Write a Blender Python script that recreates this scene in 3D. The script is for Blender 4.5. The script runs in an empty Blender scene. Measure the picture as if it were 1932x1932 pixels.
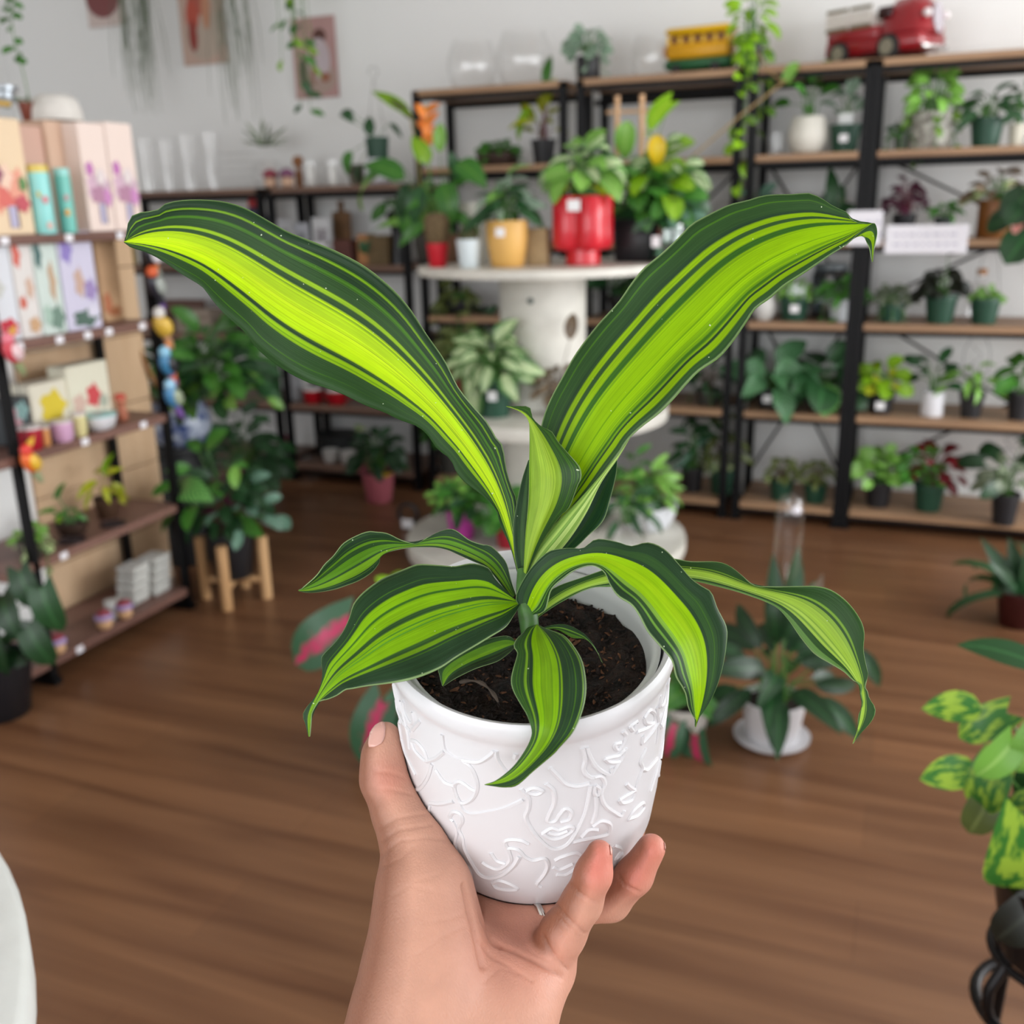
import bpy, bmesh, math, random
import numpy as np
from mathutils import Vector, Matrix

# ------------------------------------------------------------------ camera, light, exposure
SC = bpy.context.scene
COL = SC.collection
F, CX = 1896.0, 966.0                       # focal length and centre in pixels of the 1932 px frame
PITCH, ROLL, YAW, EYE = math.radians(16.85), math.radians(1.28), math.radians(21.7), 1.40
FW = np.array([-math.sin(YAW) * math.cos(PITCH), math.cos(YAW) * math.cos(PITCH), -math.sin(PITCH)])
_R0 = np.array([math.cos(YAW), math.sin(YAW), 0.0])
_U0 = np.cross(_R0, FW)
RT = math.cos(ROLL) * _R0 - math.sin(ROLL) * _U0
UP = np.cross(RT, FW)
EYEP = np.array([0.0, 0.0, EYE])
cam_data = bpy.data.cameras.new('camera')
cam = bpy.data.objects.new('camera', cam_data)
COL.objects.link(cam)
cam.matrix_world = Matrix(((RT[0], UP[0], -FW[0], 0), (RT[1], UP[1], -FW[1], 0), (RT[2], UP[2], -FW[2], EYE), (0, 0, 0, 1)))
cam_data.sensor_width = 36.0
cam_data.lens = 36.0 * F / 1932.0
cam_data.clip_start = 0.02
cam_data.dof.use_dof = True
cam_data.dof.focus_distance = 0.455
cam_data.dof.aperture_fstop = cam_data.lens / 3.9       # a 3.9 mm opening, as in a phone
SC.camera = cam
SC.view_settings.view_transform = 'Standard'
SC.view_settings.look = 'None'
SC.view_settings.gamma = 1.0
SC.view_settings.use_curve_mapping = False
SC.view_settings.exposure = 0.46
try:
    SC.cycles.use_denoising = True
    SC.cycles.max_bounces = 8
    SC.cycles.transparent_max_bounces = 12
    SC.cycles.caustics_reflective = False
    SC.cycles.caustics_refractive = False
    SC.cycles.sample_clamp_indirect = 6.0
except Exception:
    pass
world = bpy.data.worlds.new('overcast_sky')
SC.world = world
world.use_nodes = True
world.node_tree.nodes['Background'].inputs[0].default_value = (0.86, 0.93, 1.0, 1)
world.node_tree.nodes['Background'].inputs[1].default_value = 1.0

ROOM_X0, ROOM_X1, ROOM_Y0, ROOM_Y1, ROOM_Z = -5.13, 3.2, -3.2, 4.95, 3.1
WIN_POWER = 15.0
def window_light(name, loc, rot, w, h, power):
    d = bpy.data.lights.new(name, 'AREA'); d.shape = 'RECTANGLE'; d.size = w; d.size_y = h
    d.energy = power; d.color = (0.985, 0.995, 1.0)
    o = bpy.data.objects.new(name, d); COL.objects.link(o); o.location = loc; o.rotation_euler = rot
    return o
WINDOWS_FRONT = [(-3.3 + 1.3 * i, z) for i in range(5) for z in (0.95, 2.12)]      # centres of the panes in the front wall
WINDOWS_RIGHT = [(0.1 + 1.3 * i, z) for i in range(4) for z in (0.98, 2.20)]      # centres of the panes in the right wall
for x, z in WINDOWS_FRONT:
    window_light('window_daylight', (x, ROOM_Y0 - 0.02, z), (math.pi / 2, 0, 0), 1.16, 1.04, WIN_POWER * (0.95 if x < -1.5 else 0.66 if x < 0 else 0.54))
for y, z in WINDOWS_RIGHT:
    window_light('window_daylight', (ROOM_X1 + 0.02, y, z), (math.pi / 2, 0, math.pi / 2), 1.16, 1.04, WIN_POWER * (0.45 if y < 1 else 0.8 if y < 2 else 1.5 if y < 3 else 2.6) * (1.0 if z > 1.5 else 0.75))

# ------------------------------------------------------------------ helpers: pixels <-> room
def ray(px, py): return FW + RT * (px - CX) / F - UP * (py - CX) / F
def at_d(px, py, d): return EYEP + ray(px, py) * d
def at_z(px, py, z):
    r = ray(px, py); return EYEP + r * (z - EYE) / r[2]
def at_y(px, py, Y):
    r = ray(px, py); return EYEP + r * Y / r[1]
def at_x(px, py, X):
    r = ray(px, py); return EYEP + r * X / r[0]
def x_on(px, Y, z):                     # x of a point at depth Y and height z that shows in column px
    k = (px - CX) / F
    q = RT - k * FW
    return -(Y * q[1] + (z - EYE) * q[2]) / q[0]
def y_on(px, X, z):
    k = (px - CX) / F
    q = RT - k * FW
    return -(X * q[0] + (z - EYE) * q[2]) / q[1]
def depth(p): return float((np.array(p) - EYEP) @ FW)

def lin(c):
    if isinstance(c, str):
        c = c.lstrip('#'); c = [int(c[i:i + 2], 16) / 255 for i in (0, 2, 4)]
        c = [v / 12.92 if v <= 0.04045 else ((v + 0.055) / 1.055) ** 2.4 for v in c]
    return (c[0], c[1], c[2], 1.0)

# ------------------------------------------------------------------ helpers: materials
MATS = {}
def mat(color, rough=0.5, metal=0.0, spec=0.5, noise=0.0, nscale=20.0, bump=0.0, bscale=60.0, **kw):
    key = (str(color), rough, metal, spec, noise, nscale, bump, bscale, str(sorted(kw.items())))
    if key in MATS: return MATS[key]
    m = bpy.data.materials.new('surface'); m.use_nodes = True
    nt = m.node_tree; b = nt.nodes['Principled BSDF']
    b.inputs['Base Color'].default_value = lin(color); b.inputs['Roughness'].default_value = rough
    b.inputs['Metallic'].default_value = metal; b.inputs['Specular IOR Level'].default_value = spec
    if 'coat' in kw: b.inputs['Coat Weight'].default_value = kw['coat']
    tc = nt.nodes.new('ShaderNodeTexCoord')
    if noise:
        n = nt.nodes.new('ShaderNodeTexNoise'); n.inputs['Scale'].default_value = nscale; n.inputs['Detail'].default_value = 4
        nt.links.new(tc.outputs['Object'], n.inputs['Vector'])
        h = nt.nodes.new('ShaderNodeMix'); h.data_type = 'RGBA'; h.blend_type = 'MIX'
        c = lin(color); c2 = kw.get('color2')
        c2 = lin(c2) if c2 else tuple(min(1, v * (1 - noise)) for v in c[:3]) + (1,)
        h.inputs['A'].default_value = c; h.inputs['B'].default_value = c2
        r = nt.nodes.new('ShaderNodeValToRGB'); r.color_ramp.elements[0].position = 0.38; r.color_ramp.elements[1].position = 0.62
        nt.links.new(n.outputs['Fac'], r.inputs['Fac']); nt.links.new(r.outputs['Color'], h.inputs['Factor'])
        nt.links.new(h.outputs['Result'], b.inputs['Base Color'])
    if bump:
        n = nt.nodes.new('ShaderNodeTexNoise'); n.inputs['Scale'].default_value = bscale
        nt.links.new(tc.outputs['Object'], n.inputs['Vector'])
        bp = nt.nodes.new('ShaderNodeBump'); bp.inputs['Strength'].default_value = bump; bp.inputs['Distance'].default_value = 0.01
        nt.links.new(n.outputs['Fac'], bp.inputs['Height']); nt.links.new(bp.outputs['Normal'], b.inputs['Normal'])
    MATS[key] = m
    return m

def glass_mat(tint='#ffffff', key='glass', alpha=0.12):
    if key in MATS: return MATS[key]
    m = bpy.data.materials.new(key); m.use_nodes = True; nt = m.node_tree
    out = nt.nodes['Material Output']; nt.nodes.remove(nt.nodes['Principled BSDF'])
    tr = nt.nodes.new('ShaderNodeBsdfTransparent'); tr.inputs[0].default_value = lin(tint)
    gl = nt.nodes.new('ShaderNodeBsdfGlossy'); gl.inputs['Roughness'].default_value = 0.03
    lw = nt.nodes.new('ShaderNodeLayerWeight'); lw.inputs['Blend'].default_value = 0.5; fr = nt.nodes.new('ShaderNodeMath'); fr.operation = 'POWER'; fr.inputs[1].default_value = 3.0; nt.links.new(lw.outputs['Facing'], fr.inputs[0])
    ad = nt.nodes.new('ShaderNodeMath'); ad.operation = 'MULTIPLY_ADD'; ad.inputs[1].default_value = 0.5; ad.inputs[2].default_value = 0.04 + alpha * 0.3; ad.use_clamp = True
    mx = nt.nodes.new('ShaderNodeMixShader')
    nt.links.new(fr.outputs[0], ad.inputs[0]); nt.links.new(ad.outputs[0], mx.inputs[0])
    nt.links.new(tr.outputs[0], mx.inputs[1]); nt.links.new(gl.outputs[0], mx.inputs[2]); nt.links.new(mx.outputs[0], out.inputs[0])
    MATS[key] = m
    return m

def wood_mat(key, c1, c2, scale=(1, 1, 1), rough=0.45, planks=None, bump=0.1):
    if key in MATS: return MATS[key]
    m = bpy.data.materials.new(key); m.use_nodes = True; nt = m.node_tree; b = nt.nodes['Principled BSDF']
    b.inputs['Roughness'].default_value = rough; b.inputs['Specular IOR Level'].default_value = 0.35
    tc = nt.nodes.new('ShaderNodeTexCoord'); mp = nt.nodes.new('ShaderNodeMapping'); mp.inputs['Scale'].default_value = scale
    nt.links.new(tc.outputs['Object'], mp.inputs['Vector'])
    n = nt.nodes.new('ShaderNodeTexNoise'); n.inputs['Scale'].default_value = 3.0; n.inputs['Detail'].default_value = 8; n.inputs['Distortion'].default_value = 0.6
    nt.links.new(mp.outputs[0], n.inputs['Vector'])
    r = nt.nodes.new('ShaderNodeValToRGB'); r.color_ramp.elements[0].position = 0.3; r.color_ramp.elements[1].position = 0.7
    r.color_ramp.elements[0].color = lin(c1); r.color_ramp.elements[1].color = lin(c2)
    nt.links.new(n.outputs['Fac'], r.inputs['Fac'])
    col = r.outputs['Color']
    if planks:
        br = nt.nodes.new('ShaderNodeTexBrick')
        br.inputs['Scale'].default_value = 1.0; br.inputs['Brick Width'].default_value = planks[0]; br.inputs['Row Height'].default_value = planks[1]
        br.inputs['Mortar Size'].default_value = 0.0018; br.inputs['Mortar Smooth'].default_value = 0.3
        br.inputs['Color1'].default_value = (0.93, 0.93, 0.94, 1); br.inputs['Color2'].default_value = (1.06, 1.04, 1.02, 1); br.inputs['Mortar'].default_value = (0.82, 0.8, 0.78, 1)
        nt.links.new(tc.outputs['Object'], br.inputs['Vector'])
        mx = nt.nodes.new('ShaderNodeMix'); mx.data_type = 'RGBA'; mx.blend_type = 'MULTIPLY'; mx.inputs['Factor'].default_value = 1.0
        nt.links.new(col, mx.inputs['A']); nt.links.new(br.outputs['Color'], mx.inputs['B']); col = mx.outputs['Result']
    nt.links.new(col, b.inputs['Base Color'])
    bp = nt.nodes.new('ShaderNodeBump'); bp.inputs['Strength'].default_value = bump; bp.inputs['Distance'].default_value = 0.003
    nt.links.new(n.outputs['Fac'], bp.inputs['Height']); nt.links.new(bp.outputs['Normal'], b.inputs['Normal'])
    MATS[key] = m
    return m

# ------------------------------------------------------------------ helpers: meshes and objects
def link(name, data, parent=None, mw=None):
    o = bpy.data.objects.new(name, data); COL.objects.link(o)
    if parent is not None: o.parent = parent
    if mw is not None: o.matrix_local = mw
    return o
def mesh_from(name, verts, faces, material=None, smooth=True, uvs=None):
    me = bpy.data.meshes.new(name)
    me.from_pydata([tuple(map(float, v)) for v in verts], [], [tuple(map(int, f)) for f in faces])
    if smooth: me.polygons.foreach_set('use_smooth', [True] * len(me.polygons))
    if uvs is not None:
        l = me.uv_layers.new(name='UVMap'); idx = np.empty(len(me.loops), int); me.loops.foreach_get('vertex_index', idx)
        l.data.foreach_set('uv', np.asarray(uvs, float)[idx].ravel())
    if material: me.materials.append(material)
    me.update()
    return me
def empty(name, loc=(0, 0, 0), rz=0.0):
    o = bpy.data.objects.new(name, None); COL.objects.link(o); o.location = tuple(map(float, loc)); o.rotation_euler = (0, 0, rz)
    o.empty_display_size = 0.05
    return o
def tag(o, label, cat, group=None, kind=None):
    o['label'] = label; o['category'] = cat
    if group: o['group'] = group
    if kind: o['kind'] = kind
    return o
def thing(name, label, cat, loc=(0, 0, 0), rz=0.0, group=None): return tag(empty(name, loc, rz), label, cat, group)

class MB:                                   # collects simple shapes into one mesh
    def __init__(self): self.v, self.f = [], []
    def add(self, v, f):
        k = len(self.v); self.v += [tuple(map(float, p)) for p in v]; self.f += [tuple(i + k for i in q) for q in f]; return self
    def box(self, c, s, rz=0.0, bevel=0.0, taper=1.0):
        x, y, z = s[0] / 2, s[1] / 2, s[2] / 2
        b = min(bevel, x * .9, y * .9, z * .9)
        cs, sn = math.cos(rz), math.sin(rz)
        def P(a): return (c[0] + a[0] * cs - a[1] * sn, c[1] + a[0] * sn + a[1] * cs, c[2] + a[2])
        if b <= 0:
            V = [(-x, -y, -z), (x, -y, -z), (x, y, -z), (-x, y, -z), (-x * taper, -y * taper, z), (x * taper, -y * taper, z), (x * taper, y * taper, z), (-x * taper, y * taper, z)]
            return self.add([P(a) for a in V], [(0, 3, 2, 1), (4, 5, 6, 7), (0, 1, 5, 4), (1, 2, 6, 5), (2, 3, 7, 6), (3, 0, 4, 7)])
        ring = lambda X, Y, q: [(-X + q, -Y), (X - q, -Y), (X, -Y + q), (X, Y - q), (X - q, Y), (-X + q, Y), (-X, Y - q), (-X, -Y + q)]
        V = []
        for zz, inset, tp in ((-z, b, 1), (-z + b, 0, 1), (z - b, 0, taper), (z, b, taper)):
            V += [(p[0], p[1], zz) for p in ring((x - inset) * tp, (y - inset) * tp, b if inset == 0 else b * .6)]
        Fs = [tuple(range(7, -1, -1)), tuple(range(24, 32))]
        for k in range(3):
            for i in range(8):
                j = (i + 1) % 8
                Fs.append((k * 8 + i, k * 8 + j, k * 8 + 8 + j, k * 8 + 8 + i))
        return self.add([P(a) for a in V], Fs)
    def lathe(self, prof, n=24, c=(0, 0, 0), sx=1.0, sy=1.0, lobes=None):
        V, Fs = [], []
        for (r, z) in prof:
            for i in range(n):
                a = 2 * math.pi * i / n
                q = 1.0 if lobes is None else 1.0 + lobes[1] * (abs(math.cos(lobes[0] * a / 2)) - 0.6)
                V.append((c[0] + r * q * sx * math.cos(a), c[1] + r * q * sy * math.sin(a), c[2] + z))
        for k in range(len(prof) - 1):
            for i in range(n):
                j = (i + 1) % n
                Fs.append((k * n + i, k * n + j, (k + 1) * n + j, (k + 1) * n + i))
        Fs.append(tuple(range(n - 1, -1, -1)))
        if prof[-1][0] > 1e-4: Fs.append(tuple((len(prof) - 1) * n + i for i in range(n)))
        return self.add(V, Fs)
    def tube(self, pts, r, n=6, cap=True):
        pts = [np.array(p, float) for p in pts]; m = len(pts)
        rs = r if hasattr(r, '__len__') else [r] * m
        V, Fs = [], []
        prev = None
        for i in range(m):
            t = pts[min(i + 1, m - 1)] - pts[max(i - 1, 0)]; t = t / (np.linalg.norm(t) + 1e-12)
            if prev is None:
                a = np.array([0, 0, 1.0]) if abs(t[2]) < 0.9 else np.array([1.0, 0, 0])
                u = np.cross(t, a)
            else: u = prev - t * (prev @ t)
            u = u / (np.linalg.norm(u) + 1e-12); w = np.cross(t, u); prev = u
            for k in range(n):
                q = 2 * math.pi * k / n
                V.append(pts[i] + rs[i] * (u * math.cos(q) + w * math.sin(q)))
        for i in range(m - 1):
            for k in range(n):
                j = (k + 1) % n
                Fs.append((i * n + k, i * n + j, (i + 1) * n + j, (i + 1) * n + k))
        if cap: Fs += [tuple(range(n - 1, -1, -1)), tuple((m - 1) * n + k for k in range(n))]
        return self.add(V, Fs)
    def ball(self, c, r, n=12, m=8):
        r = r if hasattr(r, '__len__') else (r, r, r)
        V = [(c[0], c[1], c[2] - r[2])]; Fs = []
        for k in range(1, m):
            p = -math.pi / 2 + math.pi * k / m
            for i in range(n):
                a = 2 * math.pi * i / n
                V.append((c[0] + r[0] * math.cos(p) * math.cos(a), c[1] + r[1] * math.cos(p) * math.sin(a), c[2] + r[2] * math.sin(p)))
        V.append((c[0], c[1], c[2] + r[2])); top = len(V) - 1
        for i in range(n):
            j = (i + 1) % n
            Fs.append((0, 1 + j, 1 + i)); Fs.append((top, 1 + (m - 2) * n + i, 1 + (m - 2) * n + j))
            for k in range(m - 2):
                Fs.append((1 + k * n + i, 1 + k * n + j, 1 + (k + 1) * n + j, 1 + (k + 1) * n + i))
        return self.add(V, Fs)
    def build(self, name, material, parent=None, smooth=False, mw=None):
        o = link(name, mesh_from(name, self.v, self.f, material, smooth), parent, mw)
        if smooth:
            try: o.data.set_sharp_from_angle(angle=math.radians(50))
            except Exception: pass
        return o
def part(parent, name, material, smooth=False, **shape):
    mb = MB()
    if 'box' in shape: mb.box(*shape['box'])
    if 'lathe' in shape: mb.lathe(*shape['lathe'])
    if 'tube' in shape: mb.tube(*shape['tube'])
    if 'ball' in shape: mb.ball(*shape['ball'])
    return mb.build(name, material, parent, smooth)
def solo(name, label, cat, material, group=None, smooth=False, loc=(0, 0, 0), rz=0.0, **shape):
    o = part(None, name, material, smooth, **shape); o.location = tuple(map(float, loc)); o.rotation_euler = (0, 0, rz)
    return tag(o, label, cat, group)
def struct(o): o['kind'] = 'structure'; return o
def catmull(P, n):
    P = np.asarray(P, float); Q = np.vstack([2 * P[0] - P[1], P, 2 * P[-1] - P[-2]]); out = []
    seg = len(P) - 1
    for t in np.linspace(0, seg, n):
        i = min(int(t), seg - 1); u = t - i
        a, b, c, d = Q[i], Q[i + 1], Q[i + 2], Q[i + 3]
        out.append(0.5 * (2 * b + (c - a) * u + (2 * a - 5 * b + 4 * c - d) * u * u + (3 * b - a - 3 * c + d) * u ** 3))
    return np.array(out)
def resample(P, n):                          # smooth curve through P, n points evenly spaced along it
    Q = catmull(P, max(200, 12 * len(P))) if len(P) > 2 else catmull(P, 50)
    L = np.concatenate([[0], np.cumsum(np.linalg.norm(np.diff(Q[:, :2], axis=0), axis=1))])
    s = np.linspace(0, L[-1], n)
    return np.stack([np.interp(s, L, Q[:, k]) for k in range(Q.shape[1])], 1)

# ------------------------------------------------------------------ the room
WALL = mat('#e8e8e7', 0.85, bump=0.05, bscale=40)
fl = MB().box(((ROOM_X0 + ROOM_X1) / 2, (ROOM_Y0 + ROOM_Y1) / 2, -0.05), (ROOM_X1 - ROOM_X0, ROOM_Y1 - ROOM_Y0, 0.1))
struct(fl.build('floor', wood_mat('floor_wood', '#5f3e29', '#7f5a3f', (0.35, 5.0, 1.0), 0.33, planks=(1.25, 0.19), bump=0.06)))
struct(MB().box(((ROOM_X0 + ROOM_X1) / 2, ROOM_Y1 + 0.06, ROOM_Z / 2), (ROOM_X1 - ROOM_X0 + .24, 0.12, ROOM_Z)).build('wall_back', WALL))
struct(MB().box((ROOM_X0 - 0.06, (ROOM_Y0 + ROOM_Y1) / 2, ROOM_Z / 2), (0.12, ROOM_Y1 - ROOM_Y0, ROOM_Z)).build('wall_left', WALL))
struct(MB().box(((ROOM_X0 + ROOM_X1) / 2, (ROOM_Y0 + ROOM_Y1) / 2, ROOM_Z + 0.05), (ROOM_X1 - ROOM_X0, ROOM_Y1 - ROOM_Y0, 0.1)).build('ceiling', mat('#e4e2de', 0.9)))
def wall_with_windows(name, axis, fixed, lo, hi, panes):
    mb = MB(); pw, ph = 1.2, 1.08
    us = sorted({round(p[0], 3) for p in panes}); zs = sorted({round(p[1], 3) for p in panes})
    def blk(u0, u1, z0, z1):
        if u1 - u0 < 1e-3 or z1 - z0 < 1e-3: return
        if axis == 'x': mb.box(((u0 + u1) / 2, fixed, (z0 + z1) / 2), (u1 - u0, 0.12, z1 - z0))
        else: mb.box((fixed, (u0 + u1) / 2, (z0 + z1) / 2), (0.12, u1 - u0, z1 - z0))
    cuts = [lo]
    for u in us: cuts += [u - pw / 2, u + pw / 2]
    cuts.append(hi)
    for k in range(0, len(cuts), 2): blk(cuts[k], cuts[k + 1], 0, ROOM_Z)
    for u in us:
        zc = [0]
        for z in zs: zc += [z - ph / 2, z + ph / 2]
        zc.append(ROOM_Z)
        for k in range(0, len(zc), 2): blk(u - pw / 2, u + pw / 2, zc[k], zc[k + 1])
    return struct(mb.build(name, WALL))
wall_with_windows('wall_front', 'x', ROOM_Y0 + 0.06, ROOM_X0, ROOM_X1, WINDOWS_FRONT)
wall_with_windows('wall_right', 'y', ROOM_X1 - 0.06, ROOM_Y0 + .12, ROOM_Y1, WINDOWS_RIGHT)
struct(MB().box(((ROOM_X0 + ROOM_X1) / 2, ROOM_Y1 - 0.008, 0.045), (ROOM_X1 - ROOM_X0, 0.016, 0.09)).build('baseboard_back', mat('#e6e3de', 0.6)))

# ------------------------------------------------------------------ the held pot
def camdir(u): return u / np.linalg.norm(u)
RIMC = at_d(1000, 1182, 0.470)
_v = camdir(ray(1003, 1190))
_ur = camdir(RT - _v * (RT @ _v)); _uu = np.cross(_ur, _v)
_tl = math.radians(0.8)
_img_up = _uu * math.cos(_tl) - _ur * math.sin(_tl)
_el = math.radians(38.0)
PA = camdir(_img_up * math.cos(_el) - _v * math.sin(_el))      # pot axis, pointing out of the mouth
PXA = camdir(np.cross(np.array([0, 0, 1.0]), PA)); PXA = camdir(np.cross(PA, np.cross(PXA, PA))) if abs(PXA @ PA) > 1e-6 else PXA
PYA = np.cross(PA, PXA)
PR, PH = 0.0680, 0.14016                                          # rim radius and height
POT_BASE = RIMC - PA * PH
POT_M = Matrix(((PXA[0], PYA[0], PA[0], POT_BASE[0]), (PXA[1], PYA[1], PA[1], POT_BASE[1]), (PXA[2], PYA[2], PA[2], POT_BASE[2]), (0, 0, 0, 1)))
POT_OUT = [(0.0, 0.0), (0.032, 0.0), (0.044, 0.0015), (0.0522, 0.007), (0.0582, 0.016), (0.0620, 0.029), (0.0640, 0.047), (0.0649, 0.070), (0.0654, 0.092), (0.0658, 0.112), (0.0660, 0.1158), (0.0665, 0.1175), (0.0677, 0.1202), (PR, 0.1235), (0.0675, 0.1265), (0.0660, 0.128)]
POT_IN = [(0.0640, 0.1272), (0.0628, 0.1245), (0.0622, 0.115), (0.0600, 0.070), (0.055, 0.030), (0.0, 0.012)]
POT_OUT = [(r, z * 1.095) for r, z in POT_OUT]; POT_IN = [(r, z * 1.095) for r, z in POT_IN]
def pot_sdf(P):                                                 # signed distance (approx.) to the solid of revolution
    q = P - POT_BASE; z = q @ PA; r = np.sqrt(np.maximum((q * q).sum(-1) - z * z, 0))
    zz = [p[1] for p in POT_OUT[1:-1]]; rr = [p[0] for p in POT_OUT[1:-1]]
    R = np.interp(z, zz, rr)
    d1 = (r - R) * 0.93
    return np.maximum(np.maximum(d1, -z), z - PH)
def pot_hit(px, py, off=0.0):                                   # point of the outside of the pot seen at a pixel
    r = ray(px, py); ts = np.linspace(0.36, 0.62, 521)
    s = pot_sdf(EYEP + ts[:, None] * r) - off
    i = np.argmax(s < 0)
    if s[i] >= 0: return None
    t = ts[i] - (ts[i] - ts[i - 1]) * s[i] / (s[i] - s[i - 1] - 1e-12)
    return EYEP + r * t
POT_WHITE = mat('#dad9dc', 0.3, spec=0.5, bump=0.02, bscale=25)
pot = empty('decorative_pot'); pot.matrix_world = POT_M
tag(pot, 'white glazed pot with embossed line-drawn faces held in the hand', 'plant pot')
MB().lathe(POT_OUT[:-1] + [POT_OUT[-1]] + POT_IN, 96).build('pot_body', POT_WHITE, pot, True)
RELIEF = [  # embossed strokes, as they run over the front of the pot (zoomed drawing coordinates)
 [(470,60),(490,110),(520,170),(570,220),(590,330),(640,380),(690,400)], [(440,50),(480,130),(450,180),(410,230)],
 [(405,290),(430,350),(490,405),(480,350),(440,300),(405,290)], [(500,170),(560,190),(620,240),(680,250),(670,200),(630,150),(580,110)],
 [(565,195),(610,215),(650,235)], [(690,400),(780,410),(850,370),(880,330),(885,280),(850,240),(855,205),(900,195),(935,230),(920,265),(880,265)],
 [(885,280),(880,370),(910,430),(940,470)], [(1010,225),(1030,280),(1000,330),(985,390)],
 [(690,400),(740,440),(770,510),(770,570),(740,620),(690,640),(660,600),(645,540),(680,520),(740,560),(765,570)], [(540,450),(590,520),(650,545)],
 [(520,420),(500,490),(460,550),(420,570)], [(490,405),(540,390),(590,350)], [(350,270),(370,350),(400,420),(430,480)],
 [(360,60),(365,120),(400,190),(420,170),(405,110),(400,60)], [(320,60),(330,120),(360,190),(400,235)],
 [(660,600),(690,670),(740,700),(830,690),(920,670),(990,640),(1030,620)], [(510,650),(505,700),(540,760)], [(510,640),(570,645),(640,630)],
 [(640,740),(620,720),(640,690),(680,700),(690,740),(670,780),(690,830),(700,890),(740,970),(790,1040),(850,1060),(920,1040),(980,990),(1010,940)],
 [(640,740),(660,800),(650,880),(690,960),(730,1010),(740,1080)], [(800,970),(830,990),(880,1010),(920,1000),(960,960),(950,910),(930,860),(960,845),(1020,850),(1060,870)],
 [(850,920),(880,960),(930,980)], [(940,890),(1000,900),(1040,940),(1090,960),(1150,950),(1170,990),(1150,1040),(1110,1090),(1130,1110)],
 [(860,1090),(900,1075),(960,1095),(1000,1120),(940,1125),(880,1112),(860,1090)],
 [(1020,560),(1060,610),(1060,670),(1045,720),(1080,790),(1130,850),(1180,890),(1230,895),(1290,860),(1340,780),(1380,690),(1400,600),(1410,540)],
 [(1050,570),(1090,555),(1140,570),(1110,590),(1070,585),(1050,570)], [(1160,530),(1200,570),(1205,640),(1180,700),(1170,740),(1210,740),(1240,700),(1270,670),(1300,690),(1290,730),(1240,745)],
 [(1140,810),(1190,780),(1230,790),(1290,770),(1310,790),(1250,830),(1190,840),(1140,810)], [(1170,805),(1220,815),(1280,795)],
 [(1180,440),(1230,490),(1270,530),(1330,545),(1400,530)], [(1320,250),(1360,320),(1380,390),(1370,450),(1400,490),(1430,495)],
 [(1385,190),(1400,260),(1390,330),(1430,420),(1480,465),(1520,475),(1530,440)], [(1430,495),(1470,490),(1490,530),(1470,590),(1490,650),(1540,690),(1580,710),(1600,680)],
 [(1435,540),(1460,560),(1450,600),(1430,580),(1435,540)], [(1440,600),(1440,680),(1420,750)], [(1420,770),(1470,740),(1520,760),(1510,810),(1450,830),(1400,840),(1350,850),(1310,860)],
 [(1360,830),(1400,790),(1450,790)], [(1660,150),(1610,170),(1590,230),(1610,260),(1590,310),(1560,340),(1545,310),(1580,300)],
 [(1490,390),(1530,380),(1570,370),(1600,340),(1580,400),(1520,410),(1490,390)], [(1710,160),(1740,120),(1770,140),(1760,190),(1720,190),(1710,160)],
 [(1630,210),(1650,170),(1670,180),(1650,230),(1630,210)], [(1670,240),(1720,220),(1760,190)], [(1530,475),(1590,380),(1610,330)],
 [(1720,330),(1690,400),(1700,440),(1680,500),(1660,560),(1630,550),(1610,530)], [(1570,620),(1620,590),(1660,570),(1640,620),(1590,640),(1570,620)],
 [(1620,730),(1650,680),(1700,640),(1710,660),(1670,710),(1620,730)], [(1780,100),(1790,200),(1780,300)],
 [(1210,960),(1250,940),(1320,920),(1350,930)], [(1200,1000),(1240,1010),(1310,980)], [(1220,1040),(1270,1040),(1320,1010)],
 [(1540,880),(1580,900),(1550,950),(1590,920)], [(700,60),(760,100),(830,100),(900,150)], [(1000,120),(960,60),(900,50)]]
rel = MB()
for st in RELIEF:
    loc = []
    for zx, zy in resample([(640 + x * .3364, 1300 + y * .3364) for x, y in st], max(6, 5 * len(st))):
        h = pot_hit(zx, zy)
        if h is None: continue
        q = h - POT_BASE
        lz = q @ PA
        if lz < 0.1245 and lz > 0.003: loc.append((math.atan2(q @ PYA, q @ PXA), float(np.hypot(q @ PXA, q @ PYA)), float(lz)))
    if len(loc) < 3: continue
    for turn in (0, 2.15, -2.15):
        rel.tube([((r - .0003) * math.cos(a + turn), (r - .0003) * math.sin(a + turn), z) for a, r, z in loc], 0.0012, 6)
rel.build('face_relief', POT_WHITE, pot, True)

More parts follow.
